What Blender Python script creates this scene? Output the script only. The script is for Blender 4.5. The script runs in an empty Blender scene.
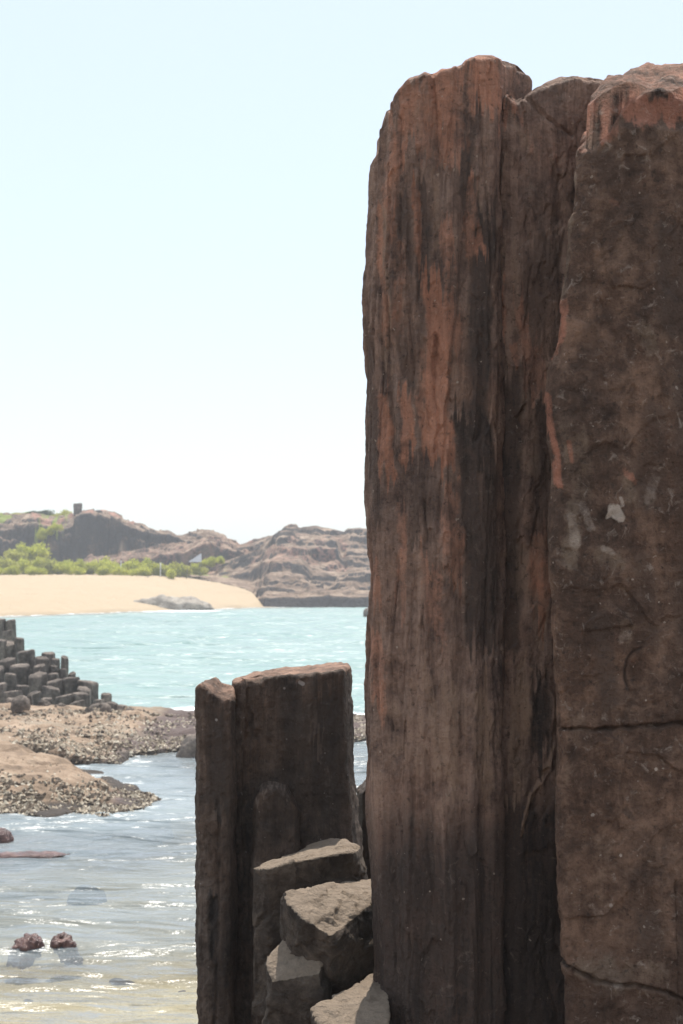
import bpy, bmesh, math, random
import numpy as np
from mathutils import Vector

# ------------------------------------------------------------------ camera, world, sun, exposure
scn = bpy.context.scene
COL = scn.collection
F, HZ, CX, CZ = 1500.0, 570.0, 341.5, 3.0      # focal length in pixels, horizon row, centre column, eye height

cam_d = bpy.data.cameras.new("camera")
cam = bpy.data.objects.new("camera", cam_d)
COL.objects.link(cam)
cam.location = (0, 0, CZ)
cam.rotation_euler = (math.radians(90), 0, 0)
cam_d.sensor_fit = 'AUTO'
cam_d.sensor_width = 36.0
cam_d.lens = 36.0 * F / 1024.0
cam_d.shift_y = (HZ - 512.0) / 1024.0
cam_d.clip_start = 0.05
cam_d.clip_end = 6000
cam_d.dof.use_dof = True
cam_d.dof.focus_distance = 4.7
cam_d.dof.aperture_fstop = 9.0
scn.camera = cam

SUN_EL, SUN_AZ = math.radians(66), math.radians(7)       # azimuth from +Y (view direction) towards +X
world = bpy.data.worlds.new("World")
scn.world = world
world.use_nodes = True
wn, wl = world.node_tree.nodes, world.node_tree.links
wn.clear()
sky = wn.new('ShaderNodeTexSky')
sky.sky_type = 'NISHITA'
sky.sun_disc = False
sky.sun_elevation = SUN_EL
sky.sun_rotation = SUN_AZ
sky.air_density = 1.0
sky.dust_density = 1.0
sky.ozone_density = 0.3
bg = wn.new('ShaderNodeBackground')
bg.inputs[1].default_value = 0.14
wo = wn.new('ShaderNodeOutputWorld')
veil = wn.new('ShaderNodeMix')                      # thin bright veil over the whole sky
veil.data_type = 'RGBA'
veil.inputs[0].default_value = 0.7
veil.inputs[7].default_value = (3.28, 3.62, 3.95, 1)
wl.new(sky.outputs[0], veil.inputs[6])
wl.new(veil.outputs[2], bg.inputs[0])
wl.new(bg.outputs[0], wo.inputs[0])

sun_d = bpy.data.lights.new("sun", 'SUN')
sun_d.energy = 3.2
sun_d.angle = math.radians(0.5)
sun_d.color = (1.0, 0.95, 0.87)
sun = bpy.data.objects.new("sun", sun_d)
COL.objects.link(sun)
sdir = Vector((math.sin(SUN_AZ) * math.cos(SUN_EL), math.cos(SUN_AZ) * math.cos(SUN_EL), math.sin(SUN_EL)))
sun.rotation_mode = 'QUATERNION'
sun.rotation_quaternion = sdir.to_track_quat('Z', 'Y')
sun.location = (20, 20, 40)

vs = scn.view_settings
vs.view_transform = 'Standard'
vs.look = 'None'
vs.gamma = 1.0
vs.use_curve_mapping = False
vs.exposure = 0.85

# ------------------------------------------------------------------ numeric helpers
random.seed(7)
RNG = np.random.default_rng(11)
_perm = np.random.default_rng(3).permutation(256).astype(np.int32)
_perm = np.concatenate([_perm, _perm, _perm])
_g = np.random.default_rng(5).normal(size=(256, 3)).astype(np.float32)
_g /= np.linalg.norm(_g, axis=1)[:, None]

def pnoise(x, y, z):
    x = np.asarray(x, np.float32); y = np.asarray(y, np.float32); z = np.asarray(z, np.float32)
    x, y, z = np.broadcast_arrays(x, y, z)
    xi = np.floor(x).astype(np.int32); yi = np.floor(y).astype(np.int32); zi = np.floor(z).astype(np.int32)
    xf = x - xi; yf = y - yi; zf = z - zi
    u = xf ** 3 * (xf * (xf * 6 - 15) + 10); v = yf ** 3 * (yf * (yf * 6 - 15) + 10); w = zf ** 3 * (zf * (zf * 6 - 15) + 10)
    xi &= 255; yi &= 255; zi &= 255
    r = 0
    for dx in (0, 1):
        wx = u if dx else 1 - u
        a = _perm[(xi + dx) & 255]
        for dy in (0, 1):
            wy = v if dy else 1 - v
            b = _perm[(a + yi + dy) & 255]
            for dz in (0, 1):
                wz = w if dz else 1 - w
                g = _g[_perm[(b + zi + dz) & 255]]
                r = r + wx * wy * wz * (g[..., 0] * (xf - dx) + g[..., 1] * (yf - dy) + g[..., 2] * (zf - dz))
    return r * 1.5

def fbm(x, y, z, oct=4, gain=0.5):
    r, a, f = 0, 1.0, 1.0
    for i in range(oct):
        r = r + a * pnoise(x * f + 17.3 * i, y * f - 9.1 * i, z * f + 4.7 * i)
        a *= gain; f *= 2.03
    return r

def sstep(a, b, x):
    t = np.clip((x - a) / (b - a), 0, 1)
    return t * t * (3 - 2 * t)

def facets(X, Y, Z, cell, n, seed, warp=0.35):
    """broken-stone relief: random cells, each a tilted plane; roughly -1..1"""
    rg = np.random.default_rng(seed)
    c = np.asarray(cell, np.float32)
    P = np.stack([X / c[0], Y / c[1], Z / c[2]], -1).reshape(-1, 3).astype(np.float32)
    P = P + warp * np.stack([fbm(P[:, 0], P[:, 1], P[:, 2] + k * 9.1 + seed, 2) for k in range(3)], -1).astype(np.float32)
    S = P[rg.choice(len(P), min(n, len(P)), replace=False)] + rg.normal(0, 0.2, (min(n, len(P)), 3)).astype(np.float32)
    idx = np.empty(len(P), np.int32); s2 = (S ** 2).sum(1)
    for a in range(0, len(P), 20000):
        q = P[a:a + 20000]; idx[a:a + 20000] = np.argmin(s2[None] - 2 * q @ S.T, 1)
    off = rg.uniform(-0.6, 0.6, len(S)).astype(np.float32); sl = rg.normal(0, 0.55, (len(S), 3)).astype(np.float32)
    d = off[idx] + ((P - S[idx]) * sl[idx]).sum(1)
    return np.clip(d, -1.3, 1.3).reshape(np.shape(X))

def pw(pts):
    xs = np.array([p[0] for p in pts], float); ys = np.array([p[1] for p in pts], float)
    return lambda x: np.interp(x, xs, ys)

def at(px, py, Y):
    return Vector(((px - CX) * Y / F, Y, CZ - (py - HZ) * Y / F))

def zat(py, Y):
    return CZ - (py - HZ) * Y / F

def xat(px, Y):
    return (px - CX) * Y / F

# ------------------------------------------------------------------ object helpers
def tag(o, label=None, cat=None, group=None, kind=None):
    if label:
        o['label'] = label
        if not kind: o['kind'] = 'thing'
    if cat: o['category'] = cat
    if group: o['group'] = group
    if kind: o['kind'] = kind
    return o

def mesh_from(name, V, Fc, mat, smooth=True, attrs=None, parent=None, origin=None):
    """V (n,3) array, Fc list of arrays of shape (m,k)"""
    V = np.asarray(V, np.float32)
    if origin is not None:
        V = V - np.asarray(origin, np.float32)
    me = bpy.data.meshes.new(name)
    me.vertices.add(len(V))
    me.vertices.foreach_set('co', V.ravel())
    loops = np.concatenate([f.ravel() for f in Fc]).astype(np.int32)
    tot = np.concatenate([np.full(len(f), f.shape[1], np.int32) for f in Fc])
    start = np.concatenate([[0], np.cumsum(tot)[:-1]]).astype(np.int32)
    me.loops.add(len(loops))
    me.loops.foreach_set('vertex_index', loops)
    me.polygons.add(len(tot))
    me.polygons.foreach_set('loop_start', start)
    me.polygons.foreach_set('loop_total', tot)
    me.update(calc_edges=True)
    me.validate()
    me.polygons.foreach_set('use_smooth', np.full(len(me.polygons), smooth))
    if attrs:
        for k, a in attrs.items():
            at_ = me.attributes.new(k, 'FLOAT_COLOR', 'POINT')
            at_.data.foreach_set('color', np.asarray(a, np.float32).ravel())
    me.materials.append(mat)
    me.update()
    o = bpy.data.objects.new(name, me)
    COL.objects.link(o)
    if origin is not None:
        o.location = origin
    if parent: o.parent = parent
    return o

def grid_faces(nr, nc, wrap=False):
    r = np.arange(nr - 1)[:, None]
    c = np.arange(nc if wrap else nc - 1)[None, :]
    c2 = (c + 1) % nc
    a = r * nc + c; b = r * nc + c2; d = (r + 1) * nc + c; e = (r + 1) * nc + c2
    return np.stack([a, b, e, d], -1).reshape(-1, 4)

# ------------------------------------------------------------------ node helpers
class NT:
    def __init__(s, name):
        s.m = bpy.data.materials.new(name); s.m.use_nodes = True
        s.t = s.m.node_tree; s.t.nodes.clear()
        s.out = s.n('ShaderNodeOutputMaterial')
    def n(s, typ, **kw):
        nd = s.t.nodes.new(typ)
        for k, v in kw.items(): setattr(nd, k, v)
        return nd
    def l(s, a, b): s.t.links.new(a, b)
    def setin(s, nd, key, v):
        if v is None: return
        if isinstance(v, bpy.types.NodeSocket): s.l(v, nd.inputs[key])
        else:
            i = nd.inputs[key]
            if hasattr(i.default_value, '__len__') and not hasattr(v, '__len__'): v = (v,) * len(i.default_value)
            if hasattr(i.default_value, '__len__') and len(i.default_value) == 4 and len(v) == 3: v = (*v, 1)
            i.default_value = v
    def coords(s, scale=(1, 1, 1), rnd=True):
        tc = s.n('ShaderNodeTexCoord')
        mp = s.n('ShaderNodeMapping')
        s.l(tc.outputs['Object'], mp.inputs['Vector'])
        mp.inputs['Scale'].default_value = scale
        if rnd:
            oi = s.n('ShaderNodeObjectInfo')
            mu = s.n('ShaderNodeMath', operation='MULTIPLY'); s.l(oi.outputs['Random'], mu.inputs[0]); mu.inputs[1].default_value = 37.0
            s.l(mu.outputs[0], mp.inputs['Location'])
        return mp.outputs[0]
    def noise(s, vec, scale, detail=5, rough=0.55, dist=0.0):
        nd = s.n('ShaderNodeTexNoise')
        s.l(vec, nd.inputs['Vector'])
        nd.inputs['Scale'].default_value = scale; nd.inputs['Detail'].default_value = detail
        nd.inputs['Roughness'].default_value = rough; nd.inputs['Distortion'].default_value = dist
        return nd.outputs['Fac']
    def ramp(s, fac, stops):
        nd = s.n('ShaderNodeValToRGB')
        s.l(fac, nd.inputs[0])
        e = nd.color_ramp.elements
        while len(e) < len(stops): e.new(0.5)
        for i, (p, c) in enumerate(stops):
            e[i].position = p
            e[i].color = (c, c, c, 1) if not hasattr(c, '__len__') else (*c, 1)
        return nd.outputs[0]
    def mix(s, fac, a, b, mode='MIX'):
        nd = s.n('ShaderNodeMix', data_type='RGBA', blend_type=mode)
        s.setin(nd, 0, fac); s.setin(nd, 6, a); s.setin(nd, 7, b)
        return nd.outputs[2]
    def math(s, op, a, b=None, c=None, clamp=False):
        nd = s.n('ShaderNodeMath', operation=op); nd.use_clamp = clamp
        s.setin(nd, 0, a); s.setin(nd, 1, b); s.setin(nd, 2, c)
        return nd.outputs[0]
    def attr(s, name):
        nd = s.n('ShaderNodeAttribute'); nd.attribute_name = name
        sp = s.n('ShaderNodeSeparateColor'); s.l(nd.outputs['Color'], sp.inputs[0])
        return sp.outputs[0], sp.outputs[1], sp.outputs[2], nd.outputs['Alpha']
    def bump(s, h, strength, dist, normal=None):
        nd = s.n('ShaderNodeBump'); s.l(h, nd.inputs['Height'])
        nd.inputs['Strength'].default_value = strength; nd.inputs['Distance'].default_value = dist
        if normal: s.l(normal, nd.inputs['Normal'])
        return nd.outputs[0]
    def bsdf(s, col, rough=0.85, spec=0.3, normal=None):
        nd = s.n('ShaderNodeBsdfPrincipled')
        s.setin(nd, 'Base Color', col); s.setin(nd, 'Roughness', rough); s.setin(nd, 'Specular IOR Level', spec)
        if normal: s.l(normal, nd.inputs['Normal'])
        return nd
    def done(s, sock):
        s.l(sock, s.out.inputs['Surface']); return s.m

def mat_column(name, lo, mid, hi, red, tan, dark, lichen, streak=True, bump=1.0, speck=0.5):
    """weathered basalt; attribute 'stain' holds placed stains: R iron red, G tan drip, B black, A lichen"""
    t = NT(name)
    iso = t.coords()
    n_st = t.noise(t.coords((7, 7, 0.8)), 2.6, 8, 0.65, 0.5)
    n_st2 = t.noise(t.coords((26, 26, 1.6)), 3.0, 7, 0.65, 0.5)
    n_st3 = t.noise(t.coords((60, 60, 3.0)), 2.2, 4, 0.6, 0.3)
    n_big = t.noise(iso, 2.2, 4, 0.6, 0.6)
    n_iso = t.noise(iso, 8.0, 9, 0.68, 0.5)
    n_mid = t.noise(iso, 26, 7, 0.7, 0.2)
    n_fine = t.noise(iso, 130, 4, 0.7)
    def wsum(*p):
        v = None
        for n, k in p:
            q = t.math('MULTIPLY', t.math('SUBTRACT', n, 0.5), k)
            v = q if v is None else t.math('ADD', v, q)
        return v
    if streak: fac = wsum((n_st, 0.9), (n_st2, 0.5), (n_iso, 0.9), (n_mid, 0.7), (n_big, 0.5))
    else: fac = wsum((n_st, 0.25), (n_big, 0.7), (n_iso, 1.15), (n_mid, 0.9), (n_st2, 0.2))
    fac = t.math('ADD', fac, 0.5)
    c = t.ramp(fac, [(0.22, lo), (0.48, mid), (0.80, hi)])
    # hue drift between warm brown and grey
    c = t.mix(t.ramp(n_big, [(0.40, 0.0), (0.62, 0.55)]), c, t.mix(1.0, c, (1.14, 0.98, 0.86), 'MULTIPLY'))
    r, g, b, a = t.attr('stain')
    e_a = wsum((n_st2, 0.75), (n_st, 0.45)) if streak else wsum((n_st2, 0.35), (n_iso, 0.6))
    e_b = wsum((n_mid, 1.0), (n_iso, 1.2))
    def msk(ch, k1, k2, gain=1.5):
        v = t.math('ADD', ch, t.math('ADD', t.math('MULTIPLY', e_a, k1), t.math('MULTIPLY', e_b, k2)))
        v = t.math('MULTIPLY', t.math('SUBTRACT', v, 0.32), gain, clamp=True)
        return t.math('MULTIPLY', v, t.math('MULTIPLY', ch, 2.5, clamp=True))
    k = lambda q, f: tuple(x * f for x in q)
    c = t.mix(t.math('MULTIPLY', msk(b, 0.9, 0.9, 1.5), t.math('ADD', 0.55, t.math('MULTIPLY', n_st, 0.7), clamp=True)), c, t.mix(n_mid, dark, k(dark, 1.9)))
    c = t.mix(t.math('MULTIPLY', msk(g, 0.8, 0.9), 0.85), c, t.mix(n_mid, k(tan, 1.15), k(tan, 0.6)))
    c = t.mix(t.math('MULTIPLY', msk(r, 0.9, 1.05, 1.4), t.math('ADD', 0.40, t.math('MULTIPLY', n_st2, 0.9), clamp=True)), c, t.mix(t.ramp(n_iso, [(0.35, 0.0), (0.65, 1.0)]), k(red, 0.62), k(red, 1.15)))
    # small pale lichen crusts, dark vertical seams and pits over all
    spk = t.ramp(t.noise(iso, 30, 4, 0.65, 0.8), [(0.60, 0.0), (0.72, 1.0)])
    c = t.mix(t.math('MULTIPLY', spk, 0.40 * speck), c, lichen)
    dots = t.ramp(t.noise(iso, 55, 1, 0.5), [(0.765, 0.0), (0.79, 1.0)])
    c = t.mix(t.math('MULTIPLY', dots, 0.6), c, lichen)
    if streak:
        seam = t.ramp(n_st3, [(0.24, 1.0), (0.38, 0.0)])
        c = t.mix(t.math('MULTIPLY', seam, 0.28), c, dark)
    pit = t.ramp(t.noise(iso, 60, 3, 0.6), [(0.28, 1.0), (0.40, 0.0)])
    c = t.mix(t.math('MULTIPLY', pit, 0.6), c, k(dark, 0.7))
    c = t.mix(msk(a, 0.0, 0.5, 2.5), c, t.mix(n_mid, k(lichen, 0.8), k(lichen, 1.25)))
    c = t.mix(0.45, c, t.mix(n_fine, tuple([0.4] * 3), tuple([1.6] * 3)), 'MULTIPLY')
    h = wsum((n_mid, 1.1), (n_fine, 0.55), (n_iso, 1.2 if streak else 0.6))
    if streak: h = t.math('ADD', h, wsum((n_st2, 0.5), (n_st3, 0.2)))
    nm = t.bump(h, (0.7 if streak else 0.9) * bump, 0.020)
    return t.done(t.bsdf(c, 0.82, 0.25, nm).outputs[0])

def mat_rock(name, lo, mid, hi, scale=3.0, bump=0.8, bdist=0.02, rough=0.85, spec=0.3, fine=60, stain=None):
    t = NT(name)
    iso = t.coords()
    n1 = t.noise(iso, scale, 8, 0.62, 0.3); n2 = t.noise(iso, scale * 5, 6, 0.65); n3 = t.noise(iso, fine, 4, 0.7)
    fac = t.math('ADD', n1, t.math('MULTIPLY', t.math('SUBTRACT', n2, 0.5), 0.55))
    c = t.ramp(fac, [(0.32, lo), (0.5, mid), (0.68, hi)])
    if stain:
        r, g, b, a = t.attr('stain')
        for ch, colr in zip((r, g, b), stain):
            if colr is None: continue
            m = t.math('MULTIPLY', t.math('SUBTRACT', t.math('ADD', ch, t.math('MULTIPLY', t.math('SUBTRACT', n2, 0.5), 1.2)), 0.3), 2.5, clamp=True)
            m = t.math('MULTIPLY', m, t.math('MULTIPLY', ch, 4.0, clamp=True))
            c = t.mix(m, c, t.mix(n2, tuple(x * 0.6 for x in colr), tuple(x * 1.3 for x in colr)))
    c = t.mix(0.4, c, t.mix(n3, tuple([0.45] * 3), tuple([1.5] * 3)), 'MULTIPLY')
    h = t.math('ADD', n2, t.math('MULTIPLY', n3, 0.4))
    return t.done(t.bsdf(c, rough, spec, t.bump(h, bump, bdist)).outputs[0])

# ------------------------------------------------------------------ materials
M = {}
M['tall'] = mat_column('weathered_basalt', (0.080, 0.051, 0.040), (0.212, 0.137, 0.103), (0.38, 0.258, 0.195),
                       (0.47, 0.214, 0.130), (0.38, 0.245, 0.165), (0.036, 0.026, 0.021), (0.46, 0.36, 0.28))
M['blocky'] = mat_column('mottled_basalt', (0.050, 0.030, 0.021), (0.118, 0.072, 0.050), (0.28, 0.178, 0.124),
                         (0.44, 0.190, 0.120), (0.33, 0.24, 0.17), (0.038, 0.028, 0.023), (0.52, 0.42, 0.34), streak=False, speck=1.1)
M['short'] = mat_column('dark_basalt', (0.040, 0.030, 0.024), (0.080, 0.058, 0.045), (0.150, 0.110, 0.085),
                        (0.36, 0.22, 0.155), (0.26, 0.20, 0.16), (0.030, 0.025, 0.022), (0.33, 0.29, 0.26), streak=True, speck=0.35)
# broken column pieces: sunlit upper faces painted pale (stain R), shaded sides kept dark
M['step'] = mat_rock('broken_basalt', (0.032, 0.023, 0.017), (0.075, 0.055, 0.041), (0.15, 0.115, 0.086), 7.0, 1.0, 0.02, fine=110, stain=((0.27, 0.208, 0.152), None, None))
def sunlit_tops(V, N):  # paints the sunlight on upward-facing rock as a pale tone
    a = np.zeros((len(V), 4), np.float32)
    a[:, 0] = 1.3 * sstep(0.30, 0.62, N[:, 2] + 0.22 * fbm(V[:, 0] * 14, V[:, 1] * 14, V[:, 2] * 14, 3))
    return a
M['platform'] = mat_rock('rock_platform', (0.06, 0.040, 0.027), (0.125, 0.083, 0.055), (0.19, 0.13, 0.088), 1.5)
M['hexrock'] = mat_rock('column_basalt', (0.052, 0.041, 0.034), (0.125, 0.100, 0.082), (0.26, 0.21, 0.172), 3.0, 0.8, 0.02, fine=30)
M['shelf'] = mat_rock('shelf_rock', (0.15, 0.105, 0.07), (0.29, 0.205, 0.14), (0.40, 0.295, 0.21), 1.2, 0.9, 0.05, fine=26,
                      stain=((0.13, 0.095, 0.085), (0.27, 0.225, 0.17), (0.06, 0.048, 0.04)))
M['redrock'] = mat_rock('wet_red_rock', (0.05, 0.02, 0.018), (0.115, 0.05, 0.04), (0.22, 0.115, 0.09), 7.0, 1.0, 0.02, 0.3, 0.6)
M['boulder'] = mat_rock('grey_boulder', (0.19, 0.16, 0.13), (0.34, 0.295, 0.245), (0.48, 0.43, 0.36), 1.4, 0.8, 0.08, fine=9)
M['sunk'] = mat_rock('sunken_rock', (0.06, 0.045, 0.045), (0.11, 0.08, 0.075), (0.18, 0.14, 0.12), 4.0)
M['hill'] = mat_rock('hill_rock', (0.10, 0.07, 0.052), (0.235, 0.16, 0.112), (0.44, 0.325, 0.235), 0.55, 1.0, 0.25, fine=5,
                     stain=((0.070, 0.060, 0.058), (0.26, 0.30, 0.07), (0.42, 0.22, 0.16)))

def mat_sand(name, a, b):
    t = NT(name)
    iso = t.coords(rnd=False)
    n1 = t.noise(iso, 0.12, 6, 0.6, 0.5); n2 = t.noise(iso, 1.1, 6, 0.65); n3 = t.noise(iso, 14, 3, 0.6)
    c = t.mix(t.math('ADD', t.math('MULTIPLY', n1, 0.6), t.math('MULTIPLY', n2, 0.4)), a, b)
    r, g, bb, al = t.attr('stain')
    c = t.mix(t.math('MULTIPLY', t.math('SUBTRACT', t.math('ADD', r, t.math('MULTIPLY', t.math('SUBTRACT', n2, 0.5), 1.0)), 0.25), 2.0, clamp=True), c,
              t.mix(n2, (0.05, 0.04, 0.04), (0.16, 0.13, 0.11)))
    c = t.mix(t.math('MULTIPLY', t.math('ADD', g, t.math('MULTIPLY', t.math('SUBTRACT', n2, 0.5), 0.8), clamp=True), t.math('MULTIPLY', g, 0.55)), c, t.mix(1.0, c, (0.62, 0.60, 0.60), 'MULTIPLY'))
    c = t.mix(0.25, c, t.mix(n3, tuple([0.6] * 3), tuple([1.4] * 3)), 'MULTIPLY')
    return t.done(t.bsdf(c, 0.95, 0.1, t.bump(t.math('ADD', n2, t.math('MULTIPLY', n3, 0.15)), 0.9, 0.35)).outputs[0])
M['sand'] = mat_sand('sand', (0.44, 0.335, 0.225), (0.55, 0.44, 0.305))

def mat_leaf(name, a, b):
    t = NT(name)
    n = t.noise(t.coords(), 1.6, 4, 0.6)
    n2 = t.noise(t.coords(), 9.0, 2, 0.6)
    c = t.ramp(t.math('ADD', t.math('MULTIPLY', n, 0.6), t.math('MULTIPLY', n2, 0.4)), [(0.35, a), (0.65, b)])
    d = t.n('ShaderNodeBsdfDiffuse'); t.l(c, d.inputs[0])
    tr = t.n('ShaderNodeBsdfTranslucent'); t.l(c, tr.inputs[0])
    mx = t.n('ShaderNodeMixShader'); mx.inputs[0].default_value = 0.62
    t.l(d.outputs[0], mx.inputs[1]); t.l(tr.outputs[0], mx.inputs[2])
    return t.done(mx.outputs[0])
M['leaf_light'] = mat_leaf('light_foliage', (0.36, 0.40, 0.055), (0.64, 0.63, 0.13))
M['leaf_olive'] = mat_leaf('olive_foliage', (0.32, 0.34, 0.07), (0.56, 0.54, 0.15))
M['leaf_dark'] = mat_leaf('dark_foliage', (0.045, 0.065, 0.03), (0.10, 0.13, 0.06))

def mat_plain(name, c, rough=0.7):
    t = NT(name)
    n = t.noise(t.coords(), 4.0, 5, 0.6)
    return t.done(t.bsdf(t.mix(n, tuple(x * 0.8 for x in c), tuple(min(1, x * 1.15) for x in c)), rough, 0.3).outputs[0])
M['white_paint'] = mat_plain('white_paint', (0.72, 0.72, 0.72))
M['canvas'] = mat_plain('grey_canvas', (0.36, 0.37, 0.39))
M['bark'] = mat_plain('bark', (0.14, 0.11, 0.085), 0.9)
M['plank'] = mat_plain('bleached_plank', (0.16, 0.13, 0.11), 0.9)

def mat_shell():
    t = NT('oyster_shell')
    r, g, b, a = t.attr('tone')
    n = t.noise(t.coords(rnd=False), 40, 3, 0.6)
    c = t.ramp(r, [(0.0, (0.05, 0.038, 0.030)), (0.35, (0.16, 0.12, 0.085)), (0.6, (0.40, 0.33, 0.24)), (1.0, (0.70, 0.62, 0.49))])
    c = t.mix(0.4, c, t.mix(n, (0.5, 0.5, 0.5), (1.4, 1.4, 1.4)), 'MULTIPLY')
    return t.done(t.bsdf(c, 0.75, 0.3).outputs[0])
M['shell'] = mat_shell()

def mat_water():
    t = NT('sea_water')
    co = t.coords(rnd=False)
    def bumpnoise(sx, sy, scale, det):
        mp = t.n('ShaderNodeMapping'); t.l(co, mp.inputs['Vector']); mp.inputs['Scale'].default_value = (sx, sy, 1)
        return t.noise(mp.outputs[0], scale, det, 0.55, 0.4)
    h = t.math('ADD', t.math('MULTIPLY', bumpnoise(0.55, 1.5, 1.1, 3), 1.0), t.math('MULTIPLY', bumpnoise(0.7, 1.3, 5.0, 4), 0.12))
    h = t.math('ADD', h, t.math('MULTIPLY', bumpnoise(0.5, 1.7, 0.30, 4), 4.2))
    h = t.math('ADD', h, t.math('MULTIPLY', bumpnoise(0.8, 1.2, 14.0, 3), 0.045))
    nm = t.bump(h, 1.0, 0.22)
    turb, foam, sed, al = t.attr('water')
    n1 = t.noise(co, 0.12, 4, 0.6, 0.5)
    patch = t.noise(co, 0.5, 5, 0.6, 0.6)
    far = t.mix(n1, (0.175, 0.31, 0.29), (0.33, 0.425, 0.40))
    near = t.mix(patch, (0.19, 0.24, 0.26), (0.32, 0.36, 0.37))
    cw = t.mix(sed, near, far)
    d = t.n('ShaderNodeBsdfDiffuse'); t.l(cw, d.inputs[0]); t.l(nm, d.inputs['Normal'])
    tr = t.n('ShaderNodeBsdfTransparent'); tr.inputs[0].default_value = (0.90, 0.95, 0.92, 1)
    body = t.n('ShaderNodeMixShader'); t.l(turb, body.inputs[0]); t.l(tr.outputs[0], body.inputs[1]); t.l(d.outputs[0], body.inputs[2])
    fr = t.n('ShaderNodeFresnel'); fr.inputs['IOR'].default_value = 1.33; t.l(nm, fr.inputs['Normal'])
    gl = t.n('ShaderNodeBsdfGlossy'); gl.inputs['Roughness'].default_value = 0.25; t.l(nm, gl.inputs['Normal'])
    mx = t.n('ShaderNodeMixShader'); t.l(t.math('MULTIPLY', fr.outputs[0], 0.8), mx.inputs[0]); t.l(body.outputs[0], mx.inputs[1]); t.l(gl.outputs[0], mx.inputs[2])
    fd = t.n('ShaderNodeBsdfDiffuse'); fd.inputs[0].default_value = (0.82, 0.84, 0.83, 1)
    fn = t.noise(co, 3.5, 5, 0.7, 0.5)
    fm = t.math('MULTIPLY', t.math('SUBTRACT', t.math('ADD', foam, t.math('MULTIPLY', t.math('SUBTRACT', fn, 0.5), 1.6)), 0.4), 3.0, clamp=True)
    fm = t.math('MULTIPLY', fm, t.math('MULTIPLY', foam, 5.0, clamp=True))
    m2 = t.n('ShaderNodeMixShader'); t.l(fm, m2.inputs[0]); t.l(mx.outputs[0], m2.inputs[1]); t.l(fd.outputs[0], m2.inputs[2])
    return t.done(m2.outputs[0])
M['water'] = mat_water()

# ------------------------------------------------------------------ ground: sea floor, beach, land behind it
shore = pw([(-400, 60), (-60, 88), (-22, 97), (-15, 108), (-6.5, 121), (3, 126), (40, 118), (200, 100), (400, 80)])
def ground_z(x, y):
    d = y - shore(x)
    far = np.where(d < 0, np.maximum(d * 0.045, -1.6), np.where(d < 38, 2.45 * (np.clip(d, 0, 38) / 38) ** 0.8, 2.45 + np.clip(d - 38, 0, 60) * 0.01))
    near = -0.30 - 0.03 * np.clip(y - 14, 0, 60) + 0.05 * np.clip(13 - y, -1, 3)
    k = sstep(30, 70, y)
    z = near * (1 - k) + far * k
    return z + 0.06 * fbm(x * 0.5, y * 0.5, 0, 3) * (0.4 + 0.6 * (y > 90))

def fan_xy(ys, ss):
    Y = np.repeat(ys[:, None], len(ss), 1); X = np.abs(Y) * 0 + Y * ss[None, :]
    return X, Y
ys = np.concatenate([np.linspace(-300, -20, 8), np.linspace(-10, 5, 6), np.geomspace(6, 420, 420), [700, 1300, 1600]])
xs = np.concatenate([[-1500, -700, -300, -120], np.linspace(-70, 60, 420), [120, 300, 700, 1500]])
X, Y = np.meshgrid(xs, ys)
Z = ground_z(X, Y)
st = np.zeros(X.shape + (4,), np.float32)
bd = Y - shore(X)
st[..., 1] = (Y > 80) * np.maximum(0.9 * sstep(2.6, 0.4, bd + 1.2 * fbm(X * 0.25, Y * 0.25, 3, 2)), 0.6 * sstep(0.30, 0.55, fbm(X * 0.22, Y * 0.7, 6, 4)) * sstep(9, 12, bd) * sstep(30, 22, bd))
st[..., 0] = sstep(0.05, 0.9, fbm(X * 0.9 + 3, Y * 1.6, 2, 5, 0.65)) * (Y < 32) * 0.55
gr = mesh_from('ground', np.stack([X, Y, Z], -1).reshape(-1, 3), [grid_faces(*X.shape)], M['sand'], attrs={'stain': st.reshape(-1, 4)})
tag(gr, kind='structure')

# ------------------------------------------------------------------ column builder (lofted, displaced)
def polydist(px, py, pts):
    pts = np.asarray(pts, np.float32)
    if len(pts) == 1:
        return np.hypot(px - pts[0, 0], py - pts[0, 1])
    d = np.full(px.shape, 1e9, np.float32)
    for a, b in zip(pts[:-1], pts[1:]):
        ab = b - a; L = float(ab @ ab) + 1e-9
        t = np.clip(((px - a[0]) * ab[0] + (py - a[1]) * ab[1]) / L, 0, 1)
        d = np.minimum(d, np.hypot(px - a[0] - t * ab[0], py - a[1] - t * ab[1]))
    return d

def stains(px, py, strokes, ragged=34):
    out = np.zeros(px.shape + (4,), np.float32)
    n1 = fbm(px / 16, py / 40, 3.3 + 0 * px, 3); n2 = fbm(px / 16 + 7, py / 40, 8.1 + 0 * px, 3); n3 = fbm(px / 5.0, py / 7.0, 1.7 + 0 * px, 2)
    n4 = fbm(px / 4.5, py / 90, 6.7 + 0 * px, 3)
    px0, py0 = px, py
    for ch, w, s, pts in strokes:
        k = min(1.0, w / 8.0) * (0.45 if ch == 3 else 1.0)
        px = px0 + k * (4.5 * n1 + 2.0 * n3); py = py0 + k * (10 * n2 + 3.0 * n3 + (ragged * n4 if ch != 3 else 0))
        d = polydist(px, py, pts)
        out[..., ch] = np.maximum(out[..., ch], s * (1 - sstep(0.35 * w, 1.25 * w, d)))
    return out

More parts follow.
